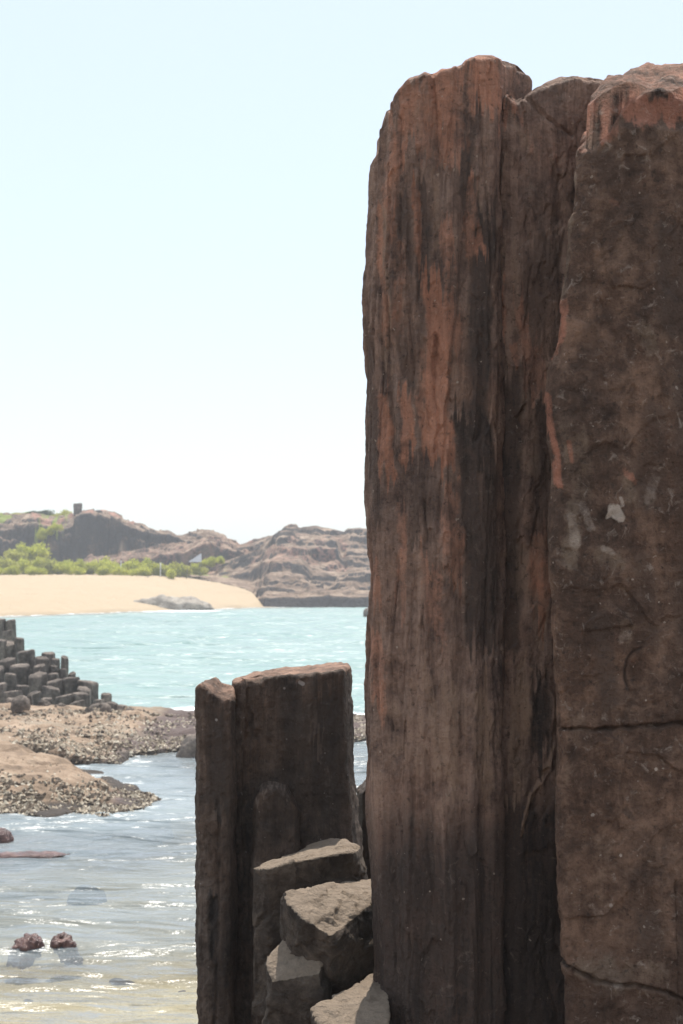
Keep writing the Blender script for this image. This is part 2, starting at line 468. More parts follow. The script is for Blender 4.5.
def column(name, mat, Y0, plan, xl, xr, top, zb, ns, nz, disp, stain, label, cat, bev=0.02, group=None, capnoise=0.012):
    """plan: closed (u, v) outline, u 0..1 between xl(z) and xr(z), v metres behind Y0; top(x, v) height of the rim"""
    P = np.array(plan, float)
    for _ in range(2):                                              # round the corners
        Q = np.roll(P, -1, 0); P = np.stack([P * 0.8 + Q * 0.2, P * 0.2 + Q * 0.8], 1).reshape(-1, 2)
    wid = float(xr(CZ) - xl(CZ))
    C = np.vstack([P, P[:1]]); seg = np.hypot(np.diff(C[:, 0]) * wid, np.diff(C[:, 1]))
    midv = 0.5 * (C[1:, 1] + C[:-1, 1]); midu = 0.5 * (C[1:, 0] + C[:-1, 0])
    wgt = seg * np.where(midv < 0.24, 1.0, 0.22) * np.where(xl(CZ) + midu * wid > 1.08, 0.15, 1.0)
    s = np.concatenate([[0], np.cumsum(wgt)]); q = np.linspace(0, s[-1], ns, endpoint=False)
    u = np.interp(q, s, C[:, 0]); v = np.interp(q, s, C[:, 1])
    arc = np.interp(q, s, np.concatenate([[0], np.cumsum(seg)]))
    t = np.concatenate([np.linspace(0, 0.975, nz), np.linspace(0.975, 1, 26)[1:]])[:, None]
    x0 = xl(CZ) + u * wid
    zt = top(x0, v)[None, :]
    Zg = zb + t * (zt - zb)
    Xg = xl(Zg) + (xr(Zg) - xl(Zg)) * u[None, :]
    Yg = Y0 + v[None, :] + 0 * Zg
    tx = np.roll(x0, -1) - np.roll(x0, 1); ty = np.roll(v, -1) - np.roll(v, 1)
    L = np.hypot(tx, ty) + 1e-9; nx, ny = ty / L, -tx / L
    A = arc[None, :] + 0 * Zg
    d = disp(Xg, Yg, Zg, A)
    h = np.clip((zt - Zg) / bev, 0, 1)
    d = d - bev * 0.9 * (1 - np.sqrt(1 - (1 - h) ** 2))
    Xd = Xg + nx * d; Yd = Yg + ny * d
    Zd = Zg + 0.006 * fbm(Xg * 30, Yg * 30, Zg * 8, 2) * sstep(0.3, 0, zt - Zg)
    rows_x, rows_y, rows_z = [Xd], [Yd], [Zd]
    cx, cy = Xd[-1].mean(), Yd[-1].mean()
    K = 34
    ctx, cty = np.interp(cx, [cx - 1, cx + 1], [cx - 1, cx + 1]), cy
    for i in range(1, K):
        f = (i / K)
        X1 = Xd[-1] * (1 - f) + cx * f; Y1 = Yd[-1] * (1 - f) + cy * f
        zz = top(X1, Y1 - Y0) + capnoise * fbm(X1 * 9, Y1 * 9, 0, 4) * sstep(0, 0.15, f)
        k = sstep(0, 0.3, f); zz = (Zd[-1] - Zg[-1] + top(X1, Y1 - Y0)) * (1 - k) + zz * k
        rows_x.append(X1[None]); rows_y.append(Y1[None]); rows_z.append(zz[None])
    Xa, Ya, Za = np.vstack(rows_x), np.vstack(rows_y), np.vstack(rows_z)
    nr = Xa.shape[0]
    V = np.stack([Xa, Ya, Za], -1).reshape(-1, 3)
    F1 = grid_faces(nr, ns, True)
    V = np.vstack([V, [[cx, cy, float(top(np.array([cx]), np.array([cy - Y0]))[0])]]])
    last = (nr - 1) * ns + np.arange(ns)
    F2 = np.stack([last, (nr - 1) * ns + (np.arange(ns) + 1) % ns, np.full(ns, nr * ns)], -1)
    ppx = Xa * F / Y0 + CX; ppy = HZ - (Za - CZ) * F / Y0           # position on the face, in units of its front plane
    stn = stain(ppx, ppy, Xa, Ya, Za).reshape(-1, 4)
    stn = np.vstack([stn, stn[-1:]])
    o = mesh_from(name, V, [F1, F2], mat, attrs={'stain': stn}, origin=(cx, cy, zb))
    return tag(o, label, cat, group)

def groove(ppx, ppy, pts, w):
    wx = 2.2 * pnoise(ppx / 14, ppy / 17, 2.2 + 0 * ppx) + 0.9 * pnoise(ppx / 4, ppy / 5, 5.2 + 0 * ppx); wy = 2.2 * pnoise(ppx / 14 + 5, ppy / 17, 6.2 + 0 * ppx) + 0.9 * pnoise(ppx / 4, ppy / 5, 9.2 + 0 * ppx)
    return (1 - sstep(0.0, w, polydist(ppx + wx, ppy + wy, pts))) * (0.75 + 0.4 * pnoise(ppx / 9, ppy / 9, 1.0 + 0 * ppx))

# ---- tall left column
Y_L = 4.45
YL_sil = Y_L + 0.16
left_edge = pw([(HZ - p[1], p[0]) for p in reversed([(40, 0)][:0] + [(372, 60), (372, 150), (370, 200), (367, 240), (363, 300), (363, 342), (368, 378), (366, 405), (366, 440), (367, 500), (371, 540), (373, 570), (373, 605), (371, 650), (369, 700), (370, 760), (369, 800), (371, 835), (374, 880), (376, 940), (378, 1024), (379, 1200)])])
xlL = lambda z: xat(left_edge((z - CZ) * F / YL_sil), YL_sil)
xrL = lambda z: xat(502, Y_L) + 0 * z
topL_py = pw([(360, 215), (369, 190), (372, 170), (376, 150), (383, 120), (386, 111), (391, 108), (397, 94), (401, 88), (409, 78), (418, 75), (425, 71.5), (432, 73.5), (440, 70), (452, 68), (462, 64), (466, 60), (477, 56.5), (492, 55.5), (505, 58), (520, 63), (533, 73), (541, 82), (560, 92)])
topL = lambda x, v: zat(topL_py(x * F / (Y_L + 0.85 * np.minimum(v, 0.36)) + CX), Y_L + 0.85 * np.minimum(v, 0.36)) - 0.2 * np.clip(v - 0.36, 0, 1)
def dispL(X, Y, Z, A):
    fl = pnoise(A * 17, Z * 0.55, 1.0 + 0 * Z)
    fl2 = pnoise(A * 38 + 0.25 * Z, Z * 1.1, 5.0 + 0 * Z)
    cr = 1 - np.minimum(1, np.abs(pnoise(A * 15 + 0.4 * np.sin(Z * 3), Z * 0.8, 9.0 + 0 * Z)) * 9)
    steps = pnoise(A * 24, Z * 2.5, 12.0 + 0 * Z)
    d = 0.028 * fl + 0.006 * fl2 - 0.012 * cr * sstep(-0.2, 0.5, pnoise(A * 4, Z * 1.5, 3 + 0 * Z)) + 0.004 * np.round(steps * 2.0) / 2
    ppx = X * F / Y_L + CX; ppy = HZ - (Z - CZ) * F / Y_L
    for pts, w, dep in (([(436, 335), (434, 390), (439, 430), (433, 452)], 3.0, 0.014), ([(419, 150), (420, 250), (417, 300)], 2.6, 0.012), ([(402, 118), (400, 300)], 2.4, 0.010),
                        ([(391, 160), (389, 330), (392, 480)], 2.6, 0.012), ([(500, 600), (498, 660)], 2.0, 0.01), ([(413, 760), (411, 1024)], 2.6, 0.010), ([(377, 160), (373, 330)], 2.0, 0.010)):
        d = d - dep * groove(ppx, ppy, pts, w)
    inner = sstep(374, 396, ppx)
    d = d + inner * 0.006 * facets(A, 0 * A, Z, (0.06, 1, 0.34), 320, 5) + inner * 0.003 * facets(A, 0 * A, Z, (0.022, 1, 0.09), 1400, 6)
    return d + 0.005 * fbm(X * 12, Y * 12, Z * 7, 4) + 0.0022 * fbm(X * 60, Y * 60, Z * 40, 3)
def stL(px, py, X, Y, Z):
    R, G, B, W = 0, 1, 2, 3
    s = stains(px, py, [
        (R, 24, .75, [(447, 70), (450, 150)]), (R, 10, .7, [(425, 80), (424, 150)]), (R, 12, .6, [(396, 240), (397, 330)]), (R, 7, .7, [(458, 300), (457, 350)]), (B, 11, .8, [(470, 130), (463, 200)]), (B, 12, .8, [(420, 190), (424, 290)]), (B, 14, .8, [(489, 470), (488, 640)]), (R, 17, 1.25, [(434, 285), (440, 330), (434, 390), (438, 455)]), (R, 8, .95, [(406, 395), (408, 450)]), (R, 9, .95, [(383, 395), (386, 445), (393, 490)]),
        (R, 5, .8, [(419, 392), (421, 425)]), (R, 22, 1.0, [(472, 62), (490, 70), (484, 105)]), (R, 17, 1.0, [(440, 75), (447, 132)]), (R, 14, .9, [(412, 85), (405, 125), (410, 140)]),
        (R, 4, .8, [(380, 200), (384, 290), (386, 340)]), (R, 5, .8, [(416, 185), (418, 265)]), (R, 10, .7, [(470, 240), (482, 262)]), (R, 14, .6, [(448, 500), (455, 580)]),
        (R, 6, .7, [(374, 560), (379, 612)]), (R, 9, .7, [(376, 640), (381, 715)]), (R, 9, .75, [(395, 120), (392, 230)]), (R, 8, .7, [(445, 230), (450, 268)]), (R, 7, .55, [(403, 500), (402, 600)]),
        (R, 12, .6, [(430, 560), (436, 640)]), (R, 9, .5, [(470, 190), (468, 240)]),
        (G, 12, .75, [(450, 690), (452, 790)]), (G, 13, .85, [(483, 690), (484, 785)]), (G, 10, .7, [(428, 680), (440, 755)]), (G, 9, .5, [(395, 700), (398, 780)]),
        (G, 6, .7, [(384, 210), (386, 330), (388, 365)]), (G, 7, .6, [(478, 200), (483, 215)]), (G, 5, .6, [(434, 170), (436, 250)]), (G, 6, .5, [(468, 310), (467, 325)]),
        (B, 17, .95, [(486, 215), (480, 320), (478, 420), (482, 470)]), (B, 16, .85, [(400, 200), (404, 255)]), (B, 12, .7, [(393, 300), (408, 375)]), (B, 16, .85, [(463, 430), (474, 560), (478, 630)]),
        (B, 8, .6, [(420, 300), (418, 370)]), (B, 9, .6, [(437, 112), (430, 122)]), (B, 7, .7, [(370, 330), (372, 400), (378, 520)]), (B, 12, .6, [(420, 470), (418, 520)]),
        (W, 1.6, 1, [(457, 383)]), (W, 1.4, 1, [(397, 648)]), (W, 1.2, 1, [(481, 362)]), (W, 1.3, 1, [(430, 892)])])
    drip = 818 + 60 * pnoise(X * 22, 0 * Z, 2 + 0 * Z) + 25 * pnoise(X * 60, Z * 0.5, 7 + 0 * Z)
    s[..., B] = np.maximum(s[..., B], 0.95 * sstep(-75, 70, py - drip))
    s[..., G] *= 1 - sstep(-40, 40, py - drip)
    s[..., G] = np.maximum(s[..., G], 0.42 * sstep(630, 720, py) * (1 - sstep(-60, 30, py - drip)))
    s[..., R] = np.maximum(s[..., R], 0.38 * (1 - sstep(75, 200, py)))
    return s
planL = [(0.0, 0.20), (0.03, 0.13), (0.10, 0.06), (0.30, 0.0), (0.72, -0.02), (0.97, 0.01), (1.0, 0.05), (1.12, 0.16), (1.38, 0.34), (1.0, 0.44), (0.5, 0.46), (0.12, 0.36)]
column('basalt_column', M['tall'], Y_L, planL, xlL, xrL, topL, 0.9, 380, 860, dispL, stL,
       'tall fluted reddish-brown rock column with orange streaks, its left side against the sky', 'rock column', 0.02, 'tall basalt columns in the foreground')

# ---- tall middle column
Y_M = 4.53
xlM = lambda z: xat(495 + 3.0 * pnoise(z * 1.3, 0 * z, 4.0 + 0 * z), Y_M)
xrM = lambda z: xat(640, Y_M) + 0 * z
topM_py = pw([(480, 99), (497, 97), (503, 92), (510, 94), (519, 100), (527, 96), (540, 85), (555, 79.5), (570, 76), (582, 74.5), (600, 77), (620, 82), (650, 84)])
topM = lambda x, v: zat(topM_py(x * F / Y_M + CX), Y_M) + 0.25 * np.clip(v, 0, 0.10) - 0.1 * np.clip(v - 0.2, 0, 1)
def dispM(X, Y, Z, A):
    ppx = X * F / Y_M + CX; ppy = HZ - (Z - CZ) * F / Y_M
    d = 0.013 * pnoise(A * 9, Z * 0.8, 21 + 0 * Z) + 0.007 * pnoise(A * 30, Z * 1.5, 25 + 0 * Z) + 0.010 * fbm(X * 7, Y * 7, Z * 4, 4) + 0.0018 * fbm(X * 60, Y * 60, Z * 45, 3)
    d = d + 0.007 * facets(A, 0 * A, Z, (0.07, 1, 0.22), 260, 7) + 0.005 * facets(A, 0 * A, Z, (0.03, 1, 0.07), 900, 8)
    d = d - 0.016 * groove(ppx, ppy, [(527, 96), (540, 108), (565, 128), (575, 131)], 3.2)
    d = d + 0.010 * groove(ppx, ppy, [(556, 745), (548, 775), (530, 800), (520, 835)], 3.5)
    return d
def stM(px, py, X, Y, Z):
    R, G, B, W = 0, 1, 2, 3
    s = stains(px, py, [
        (R, 6, .9, [(500, 280), (501, 320), (498, 365)]), (R, 5, .8, [(512, 345), (518, 372)]), (R, 15, .75, [(541, 540), (543, 612)]), (R, 15, .7, [(528, 330), (535, 400)]), (R, 9, .7, [(519, 300), (522, 330)]), (G, 10, .6, [(512, 120), (530, 150)]), (R, 10, .55, [(522, 340), (533, 410)]), (R, 14, .8, [(503, 98), (516, 110)]),
        (R, 4, .6, [(541, 345), (546, 380)]), (R, 12, .4, [(530, 130), (560, 160)]),
        (G, 14, .75, [(540, 545), (543, 625)]), (G, 13, .95, [(520, 680), (521, 745), (516, 790)]), (G, 3.0, 1.0, [(553, 750), (546, 775), (531, 800), (521, 835)]), (G, 14, .5, [(528, 400), (530, 470)]), (G, 10, .5, [(525, 540), (522, 590)]),
        (G, 6, .6, [(503, 150), (502, 260)]), (G, 6, .5, [(517, 250), (514, 330)]),
        (B, 18, .8, [(512, 390), (508, 520), (510, 640)]), (B, 15, .9, [(540, 680), (541, 760)]), (B, 22, .6, [(545, 250), (535, 330)]), (B, 14, .6, [(545, 420), (540, 520)]), (B, 9, .6, [(556, 90), (575, 84)])])
    drip = 790 + 28 * pnoise(X * 24, 0 * Z, 31 + 0 * Z)
    s[..., B] = np.maximum(s[..., B], 1.0 * sstep(-45, 45, py - drip))
    return s
planM = [(0.0, 0.10), (0.02, 0.015), (0.10, 0.0), (0.5, 0.03), (1.0, 0.06), (1.0, 0.45), (0.5, 0.52), (0.12, 0.40)]
column('basalt_column', M['tall'], Y_M, planM, xlM, xrM, topM, 0.9, 230, 800, dispM, stM,
       'tall recessed rock column wedged between its tall neighbours, black at its foot', 'rock column', 0.025, 'tall basalt columns in the foreground')

# ---- tall right column
Y_R = 4.15
r_edge = pw([(HZ - p[1], p[0]) for p in reversed([(597, 60), (590, 98), (582, 130), (577, 170), (571, 220), (566, 270), (561, 300), (555, 345), (548, 372), (546, 400), (548, 425), (554, 460), (554, 480), (549, 515), (548, 560), (550, 600), (552, 700), (554, 760), (552, 800), (553, 840), (556, 900), (557, 960), (559, 1024), (560, 1200)])])
xlR = lambda z: xat(r_edge((z - CZ) * F / (Y_R + 0.05)), Y_R + 0.05)
xrR = lambda z: 1.42 + 0 * z
rim_py = pw([(560, 150), (578, 130), (586, 108), (597, 96), (612, 87), (625, 84), (640, 88), (655, 97), (668, 94), (680, 91), (700, 92), (800, 95)])
crest_py = pw([(560, 110), (590, 88), (600, 79), (607, 76), (625, 71), (645, 68), (665, 66), (690, 64), (760, 62), (850, 68)])
def topR(x, v):
    px = x * F / (Y_R + 0.05) + CX
    a = zat(rim_py(px), Y_R); b = zat(crest_py(x * F / (Y_R + 0.28) + CX), Y_R + 0.28)
    return a + (b - a) * np.clip((v - 0.0) / 0.28, 0, 1) - 0.12 * np.clip(v - 0.28, 0, 1)
def dispR(X, Y, Z, A):
    ppx = X * F / Y_R + CX; ppy = HZ - (Z - CZ) * F / Y_R
    d = 0.016 * fbm(X * 3.0, Y * 3.0, Z * 1.6, 2) + 0.004 * fbm(X * 14, Y * 14, Z * 11, 3) + 0.0022 * fbm(X * 60, Y * 60, Z * 50, 3)
    wob = 2.0 * pnoise(X * 20, 0 * Z, 2 + 0 * Z)
    d = d - 0.030 * groove(ppx, ppy + wob, [(545, 730), (590, 729), (640, 726), (683, 723), (760, 716)], 2.6)
    d = d - 0.028 * groove(ppx, ppy + wob, [(553, 958), (566, 968), (600, 982), (640, 986), (665, 990), (690, 1002), (760, 1010)], 3.2)
    d = d + 0.008 * facets(X, Y, Z, (0.22, 0.22, 0.30), 160, 9, 0.2) + 0.0025 * facets(X, Y, Z, (0.05, 0.05, 0.06), 1300, 10, 0.5)
    d = d - 0.010 * groove(ppx, ppy, [(640, 648), (633, 651), (627, 659), (624, 670), (627, 688)], 2.2)
    d = d
    d = d - 0.008 * groove(ppx, ppy, [(675, 880), (677, 960), (680, 1024)], 2.2)
    d = d - 0.022 * sstep(132, 118, ppy + 6 * pnoise(X * 9, 0 * Z, 5 + 0 * Z)) * sstep(575, 650, ppx)     # knocked-off upper edge
    d = d - 0.010 * sstep(969, 985, ppy - 0.22 * (ppx - 557)) * 1.0
    return d
def stR(px, py, X, Y, Z):
    R, G, B, W = 0, 1, 2, 3
    s = stains(px, py, [
        (R, 6, .95, [(563, 300), (559, 330), (556, 352)]), (R, 4, 1.0, [(549, 395), (552, 430), (558, 455), (559, 485)]), (R, 3, .7, [(568, 440), (572, 462)]), (R, 16, .95, [(595, 112), (604, 122)]), (R, 17, 1.3, [(625, 106), (655, 110), (690, 104)]), (R, 14, 1.2, [(596, 105), (602, 128)]),
        (R, 5, .55, [(626, 472), (634, 480)]), (R, 5, .5, [(612, 200), (616, 205)]), (R, 5, .6, [(588, 130), (584, 150)]),
        (G, 4, .7, [(575, 150), (569, 240), (566, 290)]), (G, 11, .7, [(575, 505), (570, 560)]), (G, 14, .6, [(603, 553), (612, 560)]), (G, 9, .45, [(566, 420), (573, 470)]), (G, 12, .5, [(625, 620), (628, 640)]), (G, 18, .5, [(580, 970), (620, 975), (660, 972)]),
        (G, 8, .5, [(615, 1000), (625, 1010)]), (G, 12, .4, [(577, 720), (570, 780)]), (G, 8, .5, [(630, 500), (628, 480)]), (G, 16, .35, [(600, 760), (600, 900)]),
        (B, 26, .6, [(672, 240), (676, 320)]), (B, 22, .55, [(655, 420), (650, 500)]), (B, 16, .6, [(600, 620), (610, 700)]), (B, 20, .5, [(640, 880), (650, 950)]), (G, 13, .5, [(580, 440), (585, 500)]), (G, 10, .6, [(640, 330), (650, 350)]), (B, 22, .5, [(690, 360), (684, 470), (690, 640)]), (B, 2.2, .8, [(640, 648), (633, 651), (627, 659), (624, 670), (627, 688)]), (B, 3, .9, [(552, 962), (570, 970)]), (B, 18, .45, [(640, 560), (645, 640)]), (B, 14, .4, [(590, 330), (600, 400)]), (B, 10, .5, [(683, 900), (680, 980)]), (B, 20, .5, [(600, 160), (640, 200)]), (B, 5, .5, [(625, 812), (630, 820)]),
        (W, 7.5, 1.0, [(612, 511), (615, 516)]), (W, 2.2, .9, [(655, 768)]), (W, 2, .9, [(620, 855)]), (W, 1.6, .9, [(553, 855)]), (W, 1.4, .9, [(658, 602)]), (W, 3, .6, [(620, 498), (622, 505)]), (W, 5, .9, [(608, 516), (616, 509), (620, 518)]), (W, 3, .6, [(611, 906)]), (W, 1.5, .8, [(600, 855)]), (W, 1.4, .8, [(645, 700)]),
        (W, 6, .45, [(603, 548), (610, 552)]), (W, 9, .42, [(572, 520), (575, 545)]), (W, 7, .40, [(583, 505), (590, 530)]), (W, 8, .38, [(628, 632), (622, 640)]), (W, 10, .36, [(655, 470), (648, 500)]), (W, 9, .36, [(618, 985), (626, 1005)]), (W, 8, .36, [(592, 905), (600, 915)])], 6)
    crest = sstep(104, 92, py)
    s[..., G] = np.maximum(s[..., G], 0.55 * crest); s[..., R] = np.maximum(s[..., R], 0.62 * crest)
    s[..., B] = np.maximum(s[..., B], 0.5 * sstep(900, 1000, py + 40 * pnoise(X * 9, 0 * Z, 41 + 0 * Z)))
    return s
planR = [(0.0, 0.055), (0.012, 0.02), (0.05, 0.0), (0.3, -0.01), (0.6, 0.0), (1.0, 0.06), (1.0, 0.85), (0.6, 0.95), (0.28, 0.85), (0.12, 0.45)]
column('basalt_column', M['blocky'], Y_R, planR, xlR, xrR, topR, 0.9, 280, 900, dispR, stR,
       'broad mottled brown rock column with white lichen spot and level cracks, nearest on the right', 'rock column', 0.022, 'tall basalt columns in the foreground', 0.03)

# ---- short pillar group
Y_S = 5.45
def generic_disp(seed, a1, a2, fl=0.0):
    def f(X, Y, Z, A):
        return (fl * pnoise(A * 11, Z * 0.8, seed + 0 * Z) + a1 * fbm(X * 6 + seed, Y * 6, Z * 3.5, 3) + a2 * fbm(X * 22, Y * 22 + seed, Z * 18, 3)
                + 0.0022 * fbm(X * 70, Y * 70, Z * 60, 2))
    return f
pil_right = pw([(HZ - p[1], p[0]) for p in reversed([(351, 600), (352, 690), (354, 760), (358, 800), (364, 850), (370, 900), (372, 1100)])])
pil_left = pw([(HZ - p[1], p[0]) for p in reversed([(231, 600), (229, 690), (225, 760), (222, 840), (221, 1100)])])
xlP = lambda z: xat(pil_left((z - CZ) * F / Y_S), Y_S)
xrP = lambda z: xat(pil_right((z - CZ) * F / (Y_S + 0.25)), Y_S + 0.25)
topP_py = pw([(215, 684), (229, 681), (234, 676.5), (245, 675.5), (257, 673), (275, 671.5), (300, 669.5), (325, 667), (343, 664.5), (352, 664), (370, 664)])
topP = lambda x, v: zat(topP_py(x * F / (Y_S + 0.3) + CX), Y_S + 0.3) + 0.0 * v
gP = generic_disp(3.0, 0.014, 0.006, 0.012)
def dispP(X, Y, Z, A):
    ppx = X * F / Y_S + CX; ppy = HZ - (Z - CZ) * F / Y_S
    d = gP(X, Y, Z, A)
    d = d - 0.028 * sstep(12, 0, np.abs(ppy - 676) + 0.15 * np.abs(ppx - 247)) * (ppx < 262)
    d = d - 0.018 * groove(ppx, ppy, [(248, 690), (250, 720), (243, 790), (247, 860), (247, 930), (243, 975)], 3.5)
    return d
def stP(px, py, X, Y, Z):
    s = stains(px, py, [(1, 10, .5, [(238, 700), (232, 800), (230, 900)]), (1, 8, .5, [(318, 720), (316, 745)]), (0, 6, .35, [(262, 690), (300, 684)]), (2, 22, .7, [(325, 700), (325, 800)]), (2, 20, .6, [(290, 700), (300, 760)]),
                        (3, 2.5, .8, [(300, 682), (303, 684)]), (3, 2, .7, [(284, 688)]), (1, 7, .4, [(330, 770), (326, 800)]), (1, 6, .4, [(285, 700), (284, 708)])])
    side = sstep(0.02, 0.10, X - xlP(Z) - 0.40) * sstep(0.03, 0.1, Y - Y_S)
    s[..., 1] = np.maximum(s[..., 1], 0.6 * side)
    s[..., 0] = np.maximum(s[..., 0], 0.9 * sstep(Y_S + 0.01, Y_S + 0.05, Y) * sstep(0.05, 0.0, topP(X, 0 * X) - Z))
    return s
planP = [(0.0, 0.14), (0.02, 0.03), (0.14, 0.0), (0.18, 0.02), (0.6, 0.0), (0.915, 0.0), (0.94, 0.02), (1.0, 0.30), (0.9, 0.50), (0.4, 0.55), (0.05, 0.42)]
column('rock_pillar', M['short'], Y_S, planP, xlP, xrP, topP, 0.9, 300, 560, dispP, stP,
       'broad short dark rock pillar with sunlit flat top before the turquoise water', 'rock column', 0.015, 'short basalt columns in front of the sea', 0.01)

Y_T = 5.33
sl_left = pw([(HZ - p[1], p[0]) for p in reversed([(195, 600), (194, 700), (196, 800), (198, 860), (196, 930), (197, 1100)])])
xlT = lambda z: xat(sl_left((z - CZ) * F / (Y_T + 0.06)), Y_T + 0.06)
xrT = lambda z: xat(233, Y_T) + 0 * z
topT_py = pw([(180, 692), (195, 686), (200, 683), (205, 684), (212, 690), (218, 695), (226, 697), (235, 696)])
topT = lambda x, v: zat(topT_py(x * F / (Y_T + 0.05) + CX), Y_T + 0.05) + 0.35 * np.clip(v - 0.03, 0, 0.10) * sstep(xat(201, Y_T), xat(212, Y_T), x)
gT = generic_disp(8.0, 0.010, 0.005, 0.009)
def dispT(X, Y, Z, A):
    ppx = X * F / Y_T + CX; ppy = HZ - (Z - CZ) * F / Y_T
    return gT(X, Y, Z, A) - 0.02 * groove(ppx, ppy, [(213, 900), (211, 930), (214, 958)], 5) - 0.01 * groove(ppx, ppy, [(218, 800), (219, 880), (216, 1024)], 3)
def stT(px, py, X, Y, Z):
    s = stains(px, py, [(2, 12, .6, [(218, 720), (220, 800)]), (1, 8, .5, [(203, 860), (207, 1024)]), (3, 2, .8, [(216, 720)]), (2, 5, .9, [(213, 900), (212, 955)])])
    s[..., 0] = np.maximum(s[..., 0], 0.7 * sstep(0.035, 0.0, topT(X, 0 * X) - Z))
    return s
planT = [(0.0, 0.09), (0.06, 0.02), (0.3, 0.0), (0.9, 0.0), (1.0, 0.05), (1.0, 0.16), (0.6, 0.22), (0.1, 0.18)]
column('rock_pillar', M['short'], Y_T, planT, xlT, xrT, topT, 0.9, 170, 540, dispT, stT,
       'slender dark rock pillar with a sloping pointed top, leftmost of the short group', 'rock column', 0.018, 'short basalt columns in front of the sea', 0.008)

Y_U = 5.385
xlU = lambda z: xat(250, Y_U) + 0 * z
xrU = lambda z: xat(300, Y_U) + 0 * z
topU_py = pw([(240, 812), (250, 802), (256, 793), (264, 788), (276, 788), (286, 790), (292, 800), (300, 815), (310, 830)])
topU = lambda x, v: zat(topU_py(x * F / Y_U + CX), Y_U) + 0.1 * np.clip(v, 0, 0.2)
gU = generic_disp(13.0, 0.012, 0.006, 0.008)
def stU(px, py, X, Y, Z):
    s = stains(px, py, [(1, 4, .8, [(250, 803), (258, 792), (275, 789), (288, 792)]), (1, 8, .5, [(255, 850), (257, 960)]), (2, 16, .6, [(275, 900), (280, 1000)])])
    return s
planU = [(0.0, 0.06), (0.05, 0.015), (0.2, 0.0), (0.8, 0.0), (1.0, 0.05), (1.0, 0.25), (0.5, 0.32), (0.0, 0.25)]
column('rock_pillar', M['short'], Y_U, planU, xlU, xrU, topU, 0.9, 140, 300, gU, stU,
       'low rounded dark pillar stump against the front of the broad short pillar', 'rock column', 0.02, 'short basalt columns in front of the sea')

Y_V = 5.95
xlV = lambda z: xat(359, Y_V) + 0 * z
xrV = lambda z: xat(402, Y_V) + 0 * z
topV_py = pw([(350, 794), (360, 792), (366, 789), (372, 788), (390, 786), (410, 786)])
topV = lambda x, v: zat(topV_py(x * F / Y_V + CX), Y_V) + 0.0 * v
gV = generic_disp(17.0, 0.009, 0.005, 0.008)
column('rock_pillar', M['short'], Y_V, planU, xlV, xrV, topV, 0.7, 110, 220, gV, lambda px, py, X, Y, Z: stains(px, py, [(2, 12, .7, [(366, 800), (366, 900)])]),
       'narrow dark rock slab showing in the gap between the short pillar and the tall column', 'rock column', 0.015, 'short basalt columns in front of the sea')

# ------------------------------------------------------------------ rocks from a convex hull, remeshed and weathered
def rock(name, pts, mat, voxel, amp, freq, label, cat, group=None, seed=0.0, fine=None, stain=None, terr=0.0, facet=None):
    bm = bmesh.new()
    for p in pts: bm.verts.new(p)
    bmesh.ops.convex_hull(bm, input=bm.verts)
    me = bpy.data.meshes.new(name + '_hull'); bm.to_mesh(me); bm.free()
    ob = bpy.data.objects.new(name, me); COL.objects.link(ob)
    md = ob.modifiers.new('r', 'REMESH'); md.mode = 'VOXEL'; md.voxel_size = voxel
    dg = bpy.context.evaluated_depsgraph_get()
    me2 = bpy.data.meshes.new_from_object(ob.evaluated_get(dg))
    ob.modifiers.clear(); ob.data = me2; bpy.data.meshes.remove(me); me2.name = name
    n = len(me2.vertices)
    V = np.empty(n * 3, np.float32); me2.vertices.foreach_get('co', V); V = V.reshape(-1, 3)
    N = np.empty(n * 3, np.float32); me2.vertices.foreach_get('normal', N); N = N.reshape(-1, 3)
    x, y, z = V[:, 0] * freq + seed, V[:, 1] * freq, V[:, 2] * freq
    d = amp * fbm(x, y, z, 4) + amp * 0.5 * (0.4 - np.abs(pnoise(x * 1.7, y * 1.7, z * 1.7 + 5)))
    if facet: d = d + facet[0] * facets(V[:, 0], V[:, 1], V[:, 2], (facet[1],) * 3, facet[2], int(seed) + 3, 0.3) + 0.45 * facet[0] * facets(V[:, 0], V[:, 1], V[:, 2], (facet[1] * .35,) * 3, facet[2] * 5, int(seed) + 4, 0.4)
    if terr: d = d + terr * np.round(2.5 * pnoise(x * 0.8, y * 0.8, z * 2.0)) / 2.5
    V2 = V + N * d[:, None]
    org = np.array([V2[:, 0].mean(), V2[:, 1].mean(), V2[:, 2].min()], np.float32)
    me2.vertices.foreach_set('co', (V2 - org).ravel())
    if stain is not None:
        a = me2.attributes.new('stain', 'FLOAT_COLOR', 'POINT'); a.data.foreach_set('color', stain(V2, N).astype(np.float32).ravel())
    ob.location = org
    me2.materials.clear(); me2.materials.append(mat)
    me2.polygons.foreach_set('use_smooth', np.full(len(me2.polygons), True))
    me2.update()
    return tag(ob, label, cat, group)

